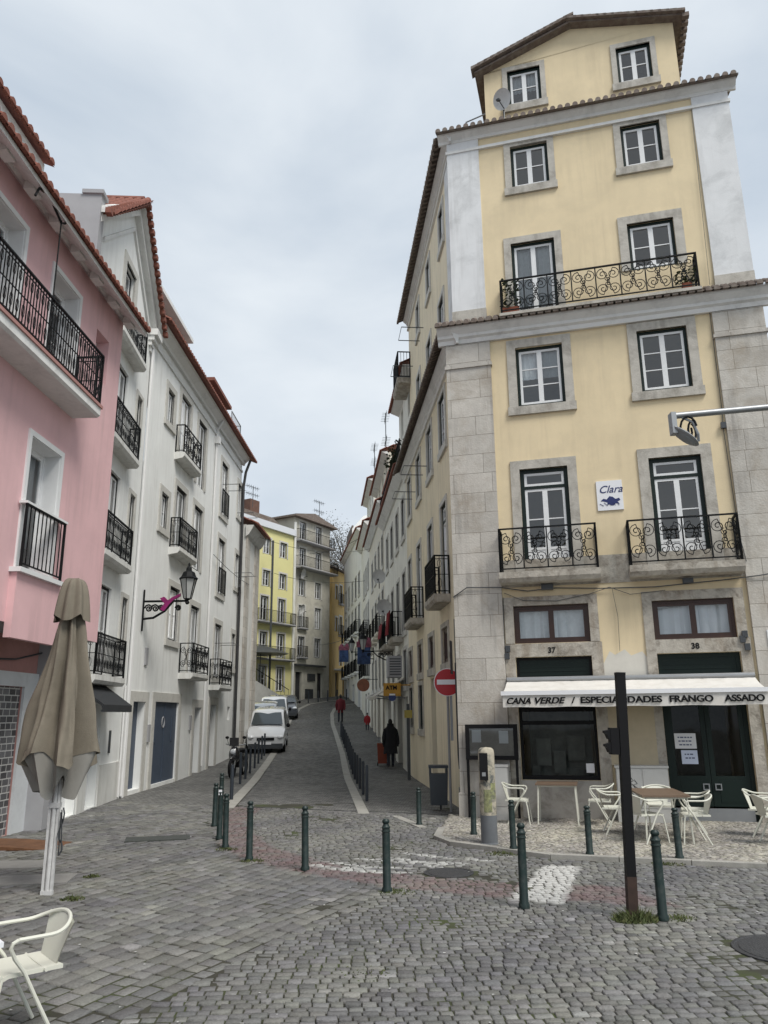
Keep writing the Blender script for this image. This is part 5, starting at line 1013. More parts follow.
# street lamp arm at top right
t = thing('street_lamp', 'grey horizontal lamp arm with tilted lamp head reaching in from the right', 'street lamp', T(0, 7.5, 0)); m = MB(); m.tube([(5.9, 0, 0), (5.9, 0, 5.25)], .07, 12, r2=.055); part('pole', m, METALG, t, smooth=True); m = MB(); m.tube([(5.9, 0, 5.35), (4.6, 0, 5.2), (3.0, 0, 5.06)], .033, 10); part('arm', m, METALG, t, smooth=True)
m = MB(); m.box(2.98, 3.03, -.05, .05, 4.86, 5.09); m.tube([(3.1, 0, 5.05), (3.2, -.03, 4.98), (3.24, -.03, 4.85), (3.25, -.0, 4.78)], .014, 6); part('bracket', m, METALG, t)
m = MB(); m.ell((0, 0, 0), (.17, .1, .032), 20, 10); RM = T(3.11, 0, 4.84) @ Matrix.Rotation(R_(38), 4, 'Y'); lh = part('lamp_head', m, METALG, t, RM, smooth=True); m = MB(); m.ell((.02, 0, -.018), (.12, .075, .022), 16, 8); part('lens', m, mat('lamp_lens', (.25, .27, .28), .2), lh)
m = MB(); m.tube([(3.15 + .07 * math.cos(a / 2), -.06 + .01 * a, 4.93 + .11 * math.sin(a / 2)) for a in range(14)], .012, 5); m.tube([(3.2 + .045 * math.cos(a / 2 + 1), -.02 + .005 * a, 4.9 + .1 * math.sin(a / 2 + 1)) for a in range(14)], .012, 5); part('cable', m, IRON, t)
# no entry sign
t = thing('no_entry_sign', 'round red no entry sign on a grey pole at the building corner', 'road sign', T(1.40, 17.9, 0) ); m = MB(); m.tube([(0, .03, 0), (0, .03, 2.85)], .03, 10); m.box(.04, .1, .0, .03, 1.5, 2.5); part('pole', m, METALG, t); RM = T(0, -.02, 2.77) @ Matrix.Rotation(R_(90), 4, 'X'); m = MB(); m.lathe([(.31, -.01), (.31, .008), (.001, .008)], 40); part('rim', m, WSIGN, t, RM); m = MB(); m.lathe([(.295, .0), (.295, .011), (.001, .011)], 40); part('sign_face', m, REDS, t, RM); m = MB(); m.box(-.24, .24, -.036, -.03, 2.72, 2.83); part('white_bar', m, WSIGN, t)
t = thing('street_sign', 'small black street plate on the corner stone above the no entry sign', 'wall plate', MF); m = MB(); m.box(-.09, -.07, -.3, -.1, 2.9, 3.6); part('plate', m, LETTER, t)
m = MB(); 
for z in (3.1, 3.35): m.box(-.1, -.09, -.27, -.15, z, z + .12)
part('symbol', m, WSIGN, t)
# litter bin
t = thing('litter_bin', 'dark grey plastic litter bin hung low behind the no entry sign pole', 'litter bin', T(1.17, 18.3, 0)); m = MB(); m.prism([(-.19, .12), (.17, .12), (.2, .78), (-.21, .78)], -.16, .16); part('body', m, mat('bin_grey', (.035, .042, .05), .5, var=.1), t); m = MB(); m.box(-.21, -.17, -.16, .16, .78, .95); m.box(.16, .2, -.16, .16, .78, .95); m.box(-.22, .21, -.17, .17, .9, .96); part('lid', m, POSTB, t); m = MB(); m.box(.02, .06, .1, .16, 0, .3); part('stand', m, POSTB, t)
# umbrella
t = thing('closed_umbrella', 'tall closed brown market umbrella on white twin pole at the left', 'umbrella', T(-4.16, 10.25, 0))
def foldr(th, f, ph=0):   # f 0 top .. 1 bottom
    s = math.cos(6 * th + ph); s2 = math.cos(11 * th + 1.3 + ph); base = .065 + .30 * f ** 1.15; return base * (1 + ((.30 + .04 * f) * (abs(s) ** .55 * (1 if s > 0 else -1)) + .15 * s2 + .09 * math.sin(3 * th + 7 * f) + .06 * math.sin(2 * th + 1 - 9 * f) + .05 * math.sin(17 * th + 5 * f) * math.sin(11 * f + 2 * th) + .03 * math.sin(23 * th - 14 * f)) * min(1, f * 3 + .35))
UM = mat('umbrella_canvas', (.185, .162, .125), .9, var=.14, vscale=3, bump=.25, bscale=90, stain=(.10, .085, .06), stain_amt=.5, s2=((.09, .075, .055), .5)); UL = mat('umbrella_lining', (.27, .26, .235), .9, var=.12, vscale=3, bump=.2, bscale=90)
m = MB(); nT = 144; rows = []
def zb(th): 
    a = (th / (2 * math.pi) * 4 + .62) % 1; return 1.42 + .30 * (1 - abs(a - .5) * 2) + .05 * math.sin(5 * th)
for j in range(41):
    f = j / 40; row = []
    for k in range(nT + 1):
        th = 2 * math.pi * k / nT; z = 3.78 - (3.78 - zb(th)) * f; ff = (3.78 - z) / 2.3; r = foldr(th, ff); row.append((r * math.cos(th) * 1.12, r * math.sin(th), z))
    rows.append(row)
m.grid(rows); part('canopy', m, UM, t, smooth=60)
m = MB(); rows = []
for j in range(9):
    f = j / 8; row = []
    for k in range(nT + 1):
        th = 2 * math.pi * k / nT; a = (th / (2 * math.pi) * 4 + .62) % 1; tip = (abs(a - .5) * 2); zt_ = zb(th) + .06; zl = zt_ - .08 - .52 * (1 - tip) ** 1.0 - .05
        z = zt_ - (zt_ - zl) * f; r = foldr(th, (3.78 - zt_) / 2.3) * (.97 - .42 * f); row.append((r * math.cos(th) * 1.12, r * math.sin(th), z))
    rows.append(row)
m.grid(rows); part('lining', m, UL, t, smooth=60)
m = MB(); rows = []
for j in range(9):
    f = j / 8; rows.append([((.02 + (.20 + .025 * math.cos(8 * th_)) * f ** .6) * math.cos(th_), (.02 + (.20 + .025 * math.cos(8 * th_)) * f ** .6) * math.sin(th_), 3.9 - .16 * f ** 2 - .34 * f ** 3 - (.09 * f * abs(math.cos(2 * th_)))) for th_ in [2 * math.pi * k / 96 for k in range(97)]])
m.grid(rows); part('vent_cap', m, UM, t, smooth=60)
m = MB(); m.tube([(0, 0, .05), (0, 0, 3.7)], .03, 10)
for sx in (-1, 1): m.box(sx * .052 - .015, sx * .052 + .015, -.02, .02, .02, 1.35)
m.box(-.07, .07, -.03, .03, .0, .05); m.box(-.07, .07, -.035, .035, 1.0, 1.06); part('pole', m, mat('white_pole_metal', (.58, .58, .57), .5, var=.15, vscale=8, stain=(.3, .3, .3), stain_amt=.6, stain_scale=6), t)
m = MB(); m.tube([(.12 + .03 * math.sin(k), -.04 + .02 * math.cos(1.7 * k), 1.0 - .06 * k) for k in range(10)], .01, 5); m.tube([(.11, -.04, .98), (.15, -.05, .5), (.12, -.05, .45), (.10, -.04, .95)], .008, 5); part('rope', m, METALD, t)
m = MB(); m.tube([(.25 * math.cos(a) * .62, .25 * math.sin(a) * .62, 1.95) for a in [k * math.pi / 12 for k in range(24)]], .006, 4, True)
# lantern on the white house
def lantern(M, lb, arm, scale=1.0, ribbon_=None):
    t = thing('wall_lantern', lb, 'lantern', M); s = scale; IR = IRON
    m = MB(); m.tube([(0, 0, .0), (0, -arm, 0)], .028 * s, 6); m.tube([(0, 0, -.45 * s), (0, -arm * .25, -.42 * s), (0, -arm * .5, -.25 * s), (0, -arm * .68, 0)], .03 * s, 6); m.box(-.03, .03, -.03, 0, -.75 * s, .3 * s)
    for (cy, r) in ((-arm * .13, .12), (-arm * .28, .12), (-arm * .42, .10), (-arm * .8, .09)):
        m.tube([(0, cy + r * (1 - k / 16) * math.cos(k * .8), -.18 * s + r * (1 - k / 16) * math.sin(k * .8)) for k in range(15)], .022 * s, 5)
    part('bracket', m, IR, t)
    b = T(0, -arm, .06); m = MB()
    m.lathe([(.03 * s, -.14 * s), (.06 * s, -.1 * s), (.03 * s, -.04 * s), (.10 * s, 0)], 8); m.lathe([(.24 * s, .5 * s), (.25 * s, .52 * s), (.2 * s, .56 * s), (.15 * s, .68 * s), (.08 * s, .72 * s), (.07 * s, .8 * s), (.03 * s, .84 * s), (.03 * s, .9 * s), (.001, .95 * s)], 8)
    for k in range(6): a = k * math.pi / 3; m.tube([(.1 * s * math.cos(a), .1 * s * math.sin(a), 0), (.21 * s * math.cos(a), .21 * s * math.sin(a), .5 * s)], .012 * s, 4)
    part('lantern_frame', m, IR, t, b)
    m = MB(); m.lathe([(.095 * s, .01), (.2 * s, .5 * s)], 6); part('lantern_glass', m, mat('frosted_lantern_glass', (.42, .43, .42), .25, var=.1), t, b); return t
lantern(MBf @ T(.72, -.02, 5.35), 'large black wall lantern with magenta ribbon bracket on the white house', 1.3, 1.15)
t = thing('magenta_ribbon', 'magenta cloth bow tied round the lantern bracket', 'ribbon', MBf @ T(.72, -.75, 5.35)); m = MB()
m.prism([(-.36, .22), (-.1, .1), (.0, .02), (.12, .13), (.24, .08), (.1, -.07), (.22, -.24), (.1, -.3), (-.05, -.09), (-.18, .04), (-.36, .14)], -.03, .03, 'x'); part('cloth', m, mat('magenta_cloth', (.24, .015, .12), .9, var=.2, vscale=5), t)
lantern(MRw @ T(-17.4, 0, 4.75), 'black wall lantern with blue banner, nearer one on the right hand row', 1.3, .9); lantern(MRw @ T(-29, 0, 5.6), 'black wall lantern farther up the right hand row', 1.3, .9)
# banners, signs, dishes on the right row
def banner(s, off, z, lb):
    t = thing('banner', lb, 'banner', MRw @ T(-s, -off, z)); m = MB(); m.box(-.02, .02, -.3, .3, -.95, -.2); part('blue_cloth', m, mat('blue_print', (.035, .07, .17), .8, var=.8, vscale=4), t); m = MB(); m.box(-.025, .025, -.34, .34, -.2, .05); m.ell((0, -.15, .08), (.04, .12, .12)); m.ell((0, .2, .1), (.04, .12, .14)); part('pink_top', m, mat('pink_print', (.26, .08, .12), .8, var=.6, vscale=6), t)
banner(18.4, 1.2, 5.2, 'blue and pink cloth banner hanging below the nearer lantern on the right row'); banner(34, 1.6, 6.3, 'blue and pink cloth banner farther up the street before the ochre house')
t = thing('atm_sign', 'yellow sign lettered ATM projecting from the right row', 'shop sign', MRw @ T(-10.6, 0, 2.9)); m = MB(); m.box(-.04, .04, -.98, -.38, -.22, .22); m.tube([(0, 0, .15), (0, -.4, .15)], .02, 5); part('sign_box', m, mat('sign_yellow', (.45, .23, .02), .5), t)
text('ATM', .19, LETTER, t, T(.046, -.90, .0) @ Matrix.Rotation(R_(90), 4, 'Z'), off=.008); m = MB(); m.lathe([(.13, 0), (.13, .01), (.001, .01)], 20); part('round_emblem', m, mat('navy', (.02, .04, .15), .5), t, T(.045, -.68, -.26) @ Matrix.Rotation(R_(90), 4, 'Y')); m = MB(); m.box(.05, .062, -.78, -.58, -.2, -.14); part('emblem_bar', m, WSIGN, t)
t = thing('air_conditioner', 'grey air conditioner box hanging from the wall above the ATM sign', 'air conditioner', MRw @ T(-11.6, 0, 3.35)); m = MB(); m.box(-.4, .4, -.75, -.25, 0, .75); part('casing', m, GREYW, t); m = MB()
for k in range(7): m.box(.4, .41, -.7, -.3, .08 + k * .09, .12 + k * .09)
part('grille', m, METALD, t)
t = thing('yellow_plate', 'small yellow plate on a dark post by the ATM doorway', 'wall plate', MRw @ T(-9.6, 0, 0)); m = MB(); m.box(-.04, .04, -.3, -.2, 0, 2.4); part('post', m, METALD, t); m = MB(); m.box(.04, .05, -.38, -.12, 1.95, 2.2); part('plate', m, mat('plate_yellow', (.35, .28, .06), .5), t)
t = thing('round_shop_sign', 'faded orange round sign projecting in the middle of the right row', 'shop sign', MRw @ T(-26, -.8, 3.6)); m = MB(); m.lathe([(.34, -.03), (.34, .03), (.001, .03)], 28); part('disc', m, mat('faded_orange', (.24, .09, .05), .7, var=.3, vscale=5), t, Matrix.Rotation(R_(90), 4, 'Y')); m = MB(); m.tube([(0, .8, .3), (0, 0, .3)], .02, 5); part('arm', m, METALD, t)
for k, (s0, s1, z0, z1, pj, lb, c) in enumerate(((12.6, 16.5, 3.4, 2.75, 1.1, 'striped cream shop awning in the right hand row', (.50, .47, .42)), (19, 22, 3.3, 2.9, .9, 'second cream shop awning farther up the right hand row', (.55, .53, .5)))):
    t = thing('shop_awning', lb, 'awning', MRw); m = MB(); m.prism([(0, z0), (-pj, z1), (-pj, z1 - .12), (-pj + .03, z1 - .12), (-pj + .03, z1 - .03), (0, z0 - .05)], -s1, -s0, 'x'); part('canopy', m, mat('shop_canvas%d' % k, c, .9, var=.25, vscale=3), t); m = MB(); m.tube([(-s0 - .1, 0, z1 - .1), (-s0 - .1, -pj, z1)], .02, 5); m.tube([(-s1 + .1, 0, z1 - .1), (-s1 + .1, -pj, z1)], .02, 5); part('frame', m, METALG, t)
for s, z, r, lb in ((17.6, 8.1, .42, 'grey satellite dish, upper one on the right hand row'), (15.0, 6.35, .45, 'grey satellite dish, lower one on the right hand row beside the red cloth')): dish('d', T(*(MRw @ Vector((-s, -.55, z)))) , r * .72, lb, -12, 18)
dish('d', MC @ T(.9, -.35, 14.0), .42, 'small dish on the cream house below its lower long balcony', 10, 15); dish('d', MC @ T(.85, -.35, 10.9), .4, 'small dish on the cream house above its first floor window', 10, 15)
t = thing('red_cloth', 'red cloth draped over the balcony railing beside the lower satellite dish', 'cloth', MRw @ T(-13.3, -.5, 5.0)); m = MB(); rows = [[(-.55 + 1.1 * k / 20, -.03 - .03 * math.sin(k * 1.3) - .02 * j, .92 - .22 * j + .03 * math.sin(k)) for k in range(21)] for j in range(5)]; m.grid(rows); part('cloth', m, mat('red_cloth_fabric', (.20, .015, .02), .9, var=.25, vscale=5), t, smooth=True)
t = thing('red_cloth', 'dark red bedding on the longer balcony farther along the right row', 'cloth', MRw @ T(-17.2, -.5, 4.95)); m = MB(); rows = [[(-.8 + 1.6 * k / 20, -.03 - .03 * math.sin(k * 1.1) - .02 * j, .92 - .2 * j + .03 * math.sin(k * .7)) for k in range(21)] for j in range(4)]; m.grid(rows); part('cloth', m, mat('dark_red_fabric', (.22, .02, .03), .9, var=.3, vscale=5), t, smooth=True)
def antenna(M, h, lb, seed):
    rn = random.Random(seed); t = thing('roof_antenna', lb, 'antenna', M); m = MB(); m.tube([(0, 0, 0), (0, 0, h)], .03, 5); part('mast', m, METALD, t); m = MB()
    for z in (h * .6, h * .95):
        m.tube([(-.9, 0, z), (.7, 0, z + .05)], .02, 4)
        for k in range(6): x = -.8 + k * .28; m.tube([(x, -.25, z), (x, .25, z)], .012, 4); m.tube([(x, 0, z - .2), (x, 0, z + .2)], .012, 4)
    part('elements', m, METALD, t)
antenna(MRw @ T(-28.5, .8, 15.8), 4.6, 'tall aerial mast with two tiers on the right row roof', 1); antenna(MRw @ T(-35.5, .6, 17.6), 3.2, 'thinner aerial mast farther along the right row roof', 2); antenna(MC @ T(5.2, 1, 19.2), 2.6, 'thin aerial on the cream house roof', 3); antenna(MC @ T(-4.6, 1, 19), 1.8, 'small aerial on the yellow house chimney', 4)
# plants on the right row roof balcony
t = thing('balcony_plants', 'dark bushy plants on the upper balcony of the right hand row', 'plant', MRw @ T(-13.2, -.1, 11.7)); m = MB()
for q in range(500): a, b, z = rnd.gauss(0, .5), rnd.gauss(0, .2), abs(rnd.gauss(.3, .35)); s = .05; m.quad((a - s, b, z), (a, b - s, z + .03), (a + s, b, z + .04), (a, b + s, z))
part('leaves', m, mat('dark_leaves', (.02, .035, .015), .8, var=.4, vscale=10), t); m = MB(); m.box(-.7, .7, -.15, .15, -.2, .05); part('trough', m, BROWNP, t)
Vb = balcony(Rb2, .5, 2.15, .5, 13.95, 1.05, slabm=STONE2, style='bars')
# ================================================================== VEHICLES
def vehicle(name, lb, x, y, yaw, Ln, W_, H, prof, bodym, hood=.95, cat='car', grille=True):
    """prof: stations along the length (front at -Y): (y, zbelt, zroof, halfwidth_roof_ratio)"""
    t = thing(name, lb, cat, T(x, y, zg(y)) @ Matrix.Rotation(R_(yaw), 4, 'Z') @ Matrix.Rotation(R_(3.5), 4, 'X'), 'vehicles parked along the left kerb')
    m = MB(); rows = []; hw = W_ / 2
    for (yy, zbelt, zr, k, wk) in prof:
        h_ = hw * wk; rows.append([(-h_ * .9, yy, .22), (-h_, yy, .38), (-h_ * 1.0, yy, .6), (-h_ * .97, yy, zbelt), (-h_ * k, yy, zr - .06), (-h_ * k * .8, yy, zr), (0, yy, zr + .02), (h_ * k * .8, yy, zr), (h_ * k, yy, zr - .06), (h_ * .97, yy, zbelt), (h_, yy, .6), (h_, yy, .38), (h_ * .9, yy, .22)])
    m.grid(rows); m.poly(rows[0]); m.poly(rows[-1]); part('body', m, bodym, t, smooth=50)
    # glass on the windscreen slope and sides
    gl = MB(); i0 = next(i for i, p in enumerate(prof) if p[2] > p[1] + .12) - 1; i1 = i0 + 1
    while prof[i1][2] < H - .12: i1 += 1
    A, B = prof[i0], prof[i1]; wa, wb = hw * .84 * A[4], hw * B[3] * .86 * B[4]
    e = .07; gl.poly([(-wa, A[0] - e, A[2] + .05), (wa, A[0] - e, A[2] + .05), (wb, B[0] - e * .6, B[2] - .03), (-wb, B[0] - e * .6, B[2] - .03)])
    part('windscreen', gl, mat('tinted_glass_' + name + str(x), (.03, .04, .045), .08, spec=1), t)
    gl = MB()
    for sx in (-1, 1): gl.poly([(sx * (hw * .985 + .01), A[0] + .45, A[1] + .02), (sx * (hw * .985 + .01), Ln * .8 - 1, A[1] + .02), (sx * (hw * B[3] + .025), Ln * .75 - 1, H - .16), (sx * (hw * B[3] + .025), B[0] + .2, H - .16)])
    part('side_window', gl, mat('side_glass_' + name + str(x), (.02, .025, .03), .1, spec=1), t)
    f = prof[0][0]
    g = MB(); g.box(-hw * .45, hw * .45, f - .03, f + .1, .56, .68); part('grille', g, LETTER, t); g = MB(); g.box(-hw * .9, hw * .9, f - .04, f + .15, .2, .42); part('bumper', g, METALD if grille else bodym, t)
    for sx in (-1, 1): g = MB(); g.ell((sx * hw * .76, f + .05, .70), (.16, .12, .09), 12, 8); part('headlight', g, mat('headlight_glass%s%d' % (name, sx), (.7, .72, .74), .15, spec=1), t, smooth=True)
    for sx in (-1, 1): g = MB(); g.ell((sx * (hw + .1), A[0] + .35, A[1] + .1), (.09, .06, .1), 10, 8); part('mirror', g, LETTER, t, smooth=True)
    g = MB(); g.box(-.26, .26, f - .055, f - .04, .38, .49); part('number_plate', g, WSIGN, t)
    for yy in (f + .75, Ln + f - .75):
        for sx in (-1, 1):
            wst = MB(); wst.tube([(sx * (hw - .2), yy, .3), (sx * (hw + .005), yy, .3)], .31, 20); wo = part('wheel', wst, LETTER, t); wst = MB(); wst.tube([(sx * (hw - .02), yy, .3), (sx * (hw + .02), yy, .3)], .18, 14); part('rim', wst, METALG, wo)
    return t
CARW = mat('white_car_paint', (.60, .61, .62), .25, coat=1, var=.03); CARG = mat('silver_car_paint', (.30, .32, .34), .25, metal=.3, coat=1); CARD = mat('dark_car_paint', (.06, .065, .075), .25, coat=1)
vanp = [(-2.1, .70, .72, .9, .93), (-1.95, .86, .90, .9, .98), (-1.35, 1.0, 1.08, .9, 1), (-1.2, 1.03, 1.15, .9, 1), (-.55, 1.08, 1.74, .84, 1), (-.3, 1.1, 1.83, .84, 1), (1.9, 1.1, 1.84, .84, 1), (2.15, 1.1, 1.7, .84, .98), (2.2, 1.0, 1.1, .9, .96)]
vehicle('white_van', 'small white van facing down the street with headlights towards the camera', -5.68, 38.6, 5, 4.1, 1.74, 1.83, vanp, CARW, cat='van')
carp = [(-2.0, .62, .64, .9, .92), (-1.85, .78, .80, .9, .98), (-1.0, .92, .96, .9, 1), (-.9, .93, 1.0, .9, 1), (-.25, .97, 1.40, .78, 1), (.1, .98, 1.46, .78, 1), (1.2, .98, 1.45, .78, 1), (1.9, .95, 1.2, .8, .97), (2.05, .85, .95, .9, .95)]
vehicle('silver_car', 'silver car parked directly behind the white van', -6.75, 43.6, 6, 4.1, 1.75, 1.83, vanp, CARG)
vehicle('white_car', 'white estate car parked third in the left row', -6.95, 49.4, 6, 4.2, 1.78, 1.83, vanp, CARW); vehicle('dark_car', 'dark car parked last in the left row near the ramp wall', -7.0, 55.3, 6, 4.1, 1.75, 1.46, carp, CARD)
# motorcycle, front on
t = thing('motorcycle', 'black scooter parked front on against the left wall before the van', 'motorcycle', T(-5.2, 28.3, zg(28.3)) @ Matrix.Rotation(R_(-8), 4, 'Z'))
m = MB(); m.tube([(.05, -.62 + .29 * math.cos(k * math.pi / 12), .3 + .29 * math.sin(k * math.pi / 12)) for k in range(24)][::1], .055, 8, True); part('wheel', m, LETTER, t, T(-.05, 0, 0), smooth=True); m = MB(); m.tube([(.05, .65 + .29 * math.cos(k * math.pi / 12), .3 + .29 * math.sin(k * math.pi / 12)) for k in range(24)], .06, 8, True); part('wheel', m, LETTER, t, T(-.05, 0, 0), smooth=True)
m = MB(); m.ell((0, -.42, .72), (.2, .2, .3)); m.ell((0, .35, .6), (.2, .55, .22)); m.ell((0, -.55, .62), (.11, .25, .1)); m.box(-.15, .15, -.2, .3, .3, .5); part('fairing', m, mat('black_gloss', (.015, .015, .017), .2, coat=1), t, smooth=True); m = MB(); m.ell((0, .3, .84), (.16, .5, .09)); part('seat', m, LETTER, t, smooth=True)
m = MB(); m.tube([(-.36, -.3, 1.08), (-.15, -.42, 1.04), (.15, -.42, 1.04), (.36, -.3, 1.08)], .02, 6); m.tube([(.07, -.62, .3), (.07, -.4, 1.0)], .025, 6); m.tube([(-.07, -.62, .3), (-.07, -.4, 1.0)], .025, 6); part('handlebar', m, METALG, t)
for sx in (-1, 1): m = MB(); m.tube([(sx * .25, -.35, 1.06), (sx * .3, -.35, 1.26)], .01, 4); m.ell((sx * .31, -.35, 1.3), (.07, .02, .05)); part('mirror', m, LETTER, t)
m = MB(); m.ell((0, -.6, .84), (.1, .05, .09)); part('headlight', m, mat('moto_lamp', (.6, .62, .64), .15, spec=1), t, smooth=True); m = MB(); m.box(-.16, .16, -.52, -.48, 1.02, 1.3); part('windshield', m, DARKI, t)
# ================================================================== PEOPLE
def person(lb, M, joints, edges, mats, zones, head, name='person', coatp=((.80, .23, .17), (.95, .225, .17), (1.15, .215, .16), (1.32, .235, .16), (1.42, .21, .13), (1.50, .10, .09))):
    V = [j[:3] for j in joints]; me = bpy.data.meshes.new('p'); me.from_pydata(V, edges, []); o = bpy.data.objects.new('p', me); COL.objects.link(o)
    md = o.modifiers.new('s', 'SKIN'); sk = me.skin_vertices[0].data
    for k, j in enumerate(joints): sk[k].radius = (j[3], j[4] if len(j) > 4 else j[3]); sk[k].use_root = (k == 0)
    s2 = o.modifiers.new('b', 'SUBSURF'); s2.levels = 2; s2.render_levels = 2
    dg = bpy.context.evaluated_depsgraph_get(); m2 = bpy.data.meshes.new_from_object(o.evaluated_get(dg)); bpy.data.objects.remove(o); m2.name = 'body'
    m2.materials.clear()
    for q in mats: m2.materials.append(q)
    for p in m2.polygons: p.use_smooth = True; p.material_index = zones(p.center)
    m2.transform(M); b = link(name, m2); tag(b, lb, 'person'); hd = head; 
    mh = MB(); mh.ell((hd[0], hd[1], hd[2] + .015), (.085, .105, .115), 14, 10); 
    oh = link('hair', mh.mesh('hair', hd[3], True), b); oh.data.transform(M)
    cm_ = MB(); n_ = 20; rows_ = []
    for (z_, rx, ry) in coatp: rows_.append([(rx * math.cos(2 * math.pi * k / n_) * (1 + .06 * math.sin(5 * k)), (ry * math.sin(2 * math.pi * k / n_)) * (1 + .05 * math.cos(3 * k)), z_ - (.02 * math.sin(k * 1.7) if z_ < .8 else 0)) for k in range(n_ + 1)])
    cm_.grid(rows_)
    for sx in (-1, 1): a_, c_ = (joints[15:18] if sx > 0 else joints[19:22])[0], (joints[15:18] if sx > 0 else joints[19:22]); cm_.tube([c_[0][:3], c_[1][:3], c_[2][:3]], .085, 10, r2=.062)
    oc = link('coat', cm_.mesh('coat', mats[0], True), b); oc.data.transform(M)
    return b
SKIN = mat('skin', (.35, .2, .14), .6); COATK = mat('black_coat', (.012, .012, .014), .9, var=.2); JEAN = mat('dark_trousers', (.02, .022, .03), .9); REDJ = mat('dark_red_jacket', (.13, .015, .02), .9, var=.2); HAIRD = mat('dark_hair', (.015, .012, .01), .7); SHOE = mat('shoe_grey', (.1, .1, .1), .7)
def body_j(st=.16, hunch=.0, arm=((.27, .03, 1.1), (.25, -.05, .85)), arm2=((-.27, .0, 1.1), (-.27, .08, .86)), coat=.15):
    J = [(0, 0, .95, .15, .12), (0, -.0, 1.15, .14, .11), (0, -hunch * .5, 1.36, .17, .12), (0, -hunch * .9, 1.48, .06), (0, -hunch * 1.2, 1.56, .06), (0, -hunch * 1.3 - .01, 1.64, .085, .095), (0, -hunch * 1.3, 1.70, .07, .08),
         (.10, st * .2, .88, .1), (.10, st * .5, .5, .07), (.1, st, .1, .05), (.11, st - .13, .04, .04), (-.10, -st * .2, .88, .1), (-.10, -st * .6, .5, .07), (-.1, -st, .1, .05), (-.11, -st - .13, .04, .04),
         (.19, -hunch * .6, 1.40, .065), arm[0] + (.05,), arm[1] + (.04,), (arm[1][0], arm[1][1] - .02, arm[1][2] - .1, .03), (-.19, -hunch * .6, 1.40, .065), arm2[0] + (.05,), arm2[1] + (.04,), (arm2[1][0], arm2[1][1] - .02, arm2[1][2] - .1, .03)]
    E_ = [(0, 1), (1, 2), (2, 3), (3, 4), (4, 5), (5, 6), (0, 7), (7, 8), (8, 9), (9, 10), (0, 11), (11, 12), (12, 13), (13, 14), (2, 15), (15, 16), (16, 17), (17, 18), (2, 19), (19, 20), (20, 21), (21, 22)]
    return J, E_
def zone(c):
    if c.z > 1.55: return 2
    if c.z > .62: return 0
    if c.z < .09: return 3
    return 1
J, E_ = body_j(.1, .03)
J[0] = (0, 0, .95, .19, .16); J[7] = (.09, .02, .78, .13); J[11] = (-.09, -.02, .78, .13)
person('person in a long black coat seen from behind on the right pavement', T(.16, 30.6, zg(30.6)) @ Matrix.Rotation(R_(190), 4, 'Z'), J, E_, [COATK, JEAN, HAIRD, SHOE], zone, (0, -.04, 1.66, HAIRD), coatp=((.52, .27, .2), (.75, .25, .19), (.95, .235, .18), (1.15, .22, .17), (1.32, .245, .17), (1.42, .22, .15), (1.52, .13, .12), (1.62, .12, .13)))
t = thing('shopping_trolley', 'orange upright shopping bag trolley beside the person in black', 'trolley', T(-.16, 31.3, zg(31.3))); m = MB(); m.prism([(-.17, .1), (.17, .1), (.2, .85), (-.2, .85)], -.13, .13); part('bag', m, mat('orange_fabric', (.22, .05, .025), .85, var=.25, vscale=5), t); m = MB(); m.tube([(-.15, .15, .1), (-.15, .17, 1.0), (.15, .17, 1.0), (.15, .15, .1)], .012, 5); part('handle', m, METALG, t)
for sx in (-1, 1): m = MB(); m.tube([(sx * .16, .12, .07), (sx * .2, .12, .07)], .07, 12); part('wheel', m, LETTER, t)
J, E_ = body_j(.16, .05); person('person in a dark red jacket walking up the street by the posts', T(-2.95, 51.5, zg(51.5) ) @ Matrix.Rotation(R_(180), 4, 'Z'), J, E_, [REDJ, JEAN, HAIRD, SHOE], zone, (0, -.06, 1.66, HAIRD))
J, E_ = body_j(.1, .0); person('small child in a red jacket by the wall far up the right pavement', T(-1.1, 46.5, zg(46.5)) @ Matrix.Scale(.58, 4), J, E_, [mat('red_jacket', (.3, .02, .025), .9), JEAN, HAIRD, SHOE], zone, (0, 0, 1.66, HAIRD))
# ================================================================== SMALL GREENERY, LITTER, WIRES
WEED = mat('weeds', (.06, .08, .022), .85, var=.6, vscale=14, stain=(.14, .12, .05), stain_amt=.8, stain_scale=18)
def tuft(x, y, r, n, h, lb, seed):
    rn = random.Random(seed); m = MB()
    for k in range(n):
        a = rn.uniform(0, 6.28); rr = r * rn.random() ** .6; px, py = x + rr * math.cos(a), y + rr * math.sin(a) * .7; hh = h * rn.uniform(.25, 1.15) * (1.2 - rr / r * .8) * (.6 + .5 * abs(math.sin(a * 2.3 + seed))); dx, dy = rn.gauss(0, .4) * hh, rn.gauss(0, .4) * hh; w_ = rn.uniform(.004, .012)
        m.v += [(px - w_, py, 0), (px + w_, py, 0), (px + dx + w_ * .6, py + dy, hh * .7), (px + dx * 1.5, py + dy * 1.5, hh)]; i = len(m.v) - 4; m.f.append((i, i + 1, i + 2, i + 3))
    return tag(link('weeds', m.mesh('weeds', WEED, fix=False)), lb, 'weeds', kind='stuff')
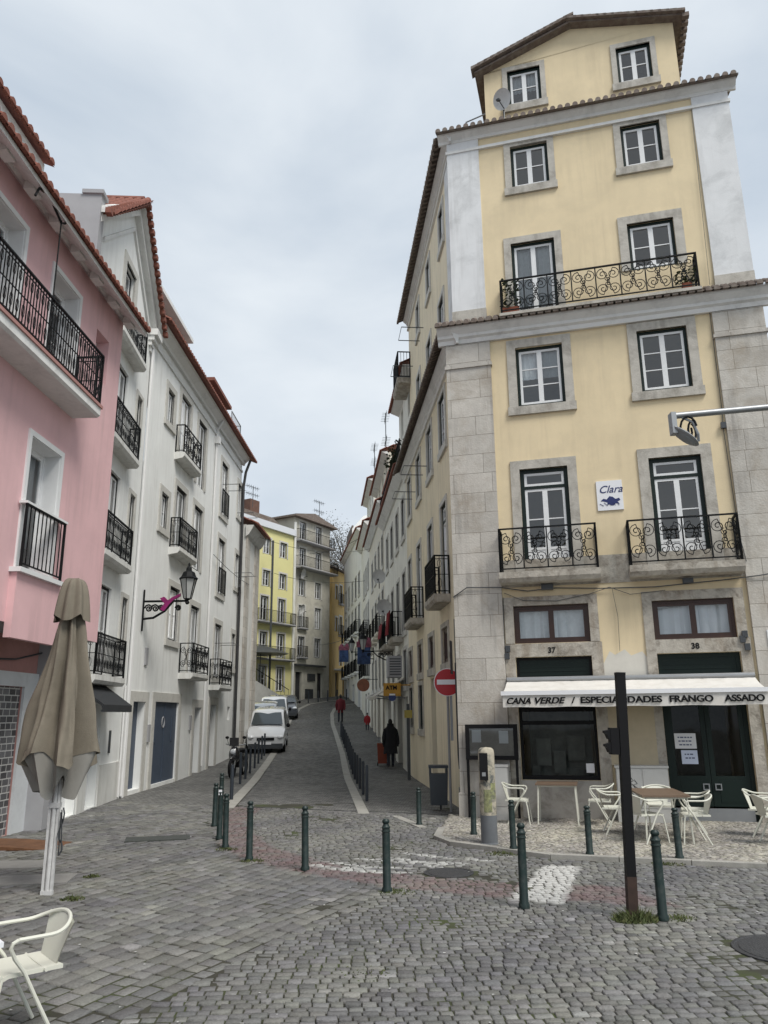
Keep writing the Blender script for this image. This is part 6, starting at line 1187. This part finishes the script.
tuft(2.56, 8.78, .23, 800, .13, 'green weeds round the foot of the black pole', 1); tuft(3.02, 8.85, .22, 160, .04, 'sparse weeds beside the leaning bollard', 2); tuft(.1, 10.2, .25, 160, .04, 'weeds by the bollard right of the white strokes', 3); tuft(4.0, 11.85, .25, 200, .05, 'weeds along the terrace kerb', 4); tuft(1.8, 12.75, .3, 150, .05, 'weeds at the kerb right of the pillar', 5); tuft(-3.75, 10.0, .16, 180, .05, 'small green weeds right of the umbrella foot', 6); tuft(-4.0, 11.3, .12, 120, .05, 'weeds beside the stone slab', 7); tuft(-2.6, 13.4, .2, 130, .04, 'weeds by the left bollard cluster', 8); tuft(-2.0, 12.35, .2, 120, .04, 'weeds at the lone left bollard', 9); tuft(-.2, 7.2, .3, 60, .02, 'low moss weeds in the joints', 10); tuft(1.6, 14.1, .25, 120, .06, 'weeds on the terrace edge behind the pillar', 11)
m = MB(); rn = random.Random(4)
for k in range(90):
    x, y = rn.uniform(-3.5, 5), rn.uniform(5.5, 12); s = rn.uniform(.006, .016); a = rn.uniform(0, 3); m.poly([(x + s * math.cos(a), y + s * math.sin(a), .006), (x - s * math.sin(a), y + s * math.cos(a), .008), (x - s * math.cos(a), y - s * math.sin(a), .006), (x + s * math.sin(a), y - s * math.cos(a), .009)])
tag(link('litter_specks', m.mesh('litter_specks', mat('litter', (.5, .5, .48), .8), fix=False)), 'tiny pale litter specks scattered on the cobbles', 'litter', kind='stuff')
def wire(a, b, sag, lb, r=.012):
    A, B = Vector(a), Vector(b); m = MB(); m.tube([A.lerp(B, k / 16) - Vector((0, 0, sag * 4 * (k / 16) * (1 - k / 16))) for k in range(17)], r, 4); tag(link('overhead_wire', m.mesh('overhead_wire', METALD)), lb, 'wire')
pw = lambda M, u, y, z: tuple(M @ Vector((u, y, z)))
wire(pw(MBf, 8.3, -.1, 8.3), pw(MBf, 14, -.4, 8.0), .1, 'thin wire along the white house between its drainpipes'); wire(pw(MBf, 15, -.4, 10.6), pw(MRw, -30, -.1, 12), .5, 'overhead wire crossing the street high up'); wire(pw(MC, -3, -.2, 13.5), pw(MRw, -36, -.1, 11), .4, 'overhead wire crossing before the cream house', .02); wire(pw(MC, 2, -.2, 16), pw(MRw, -40, -.1, 15), .3, 'upper overhead wire crossing before the cream house', .02); wire(pw(MC, 3, -.2, 8), pw(MRw, -34, -.1, 7.5), .3, 'lower overhead wire crossing before the cream house', .02)
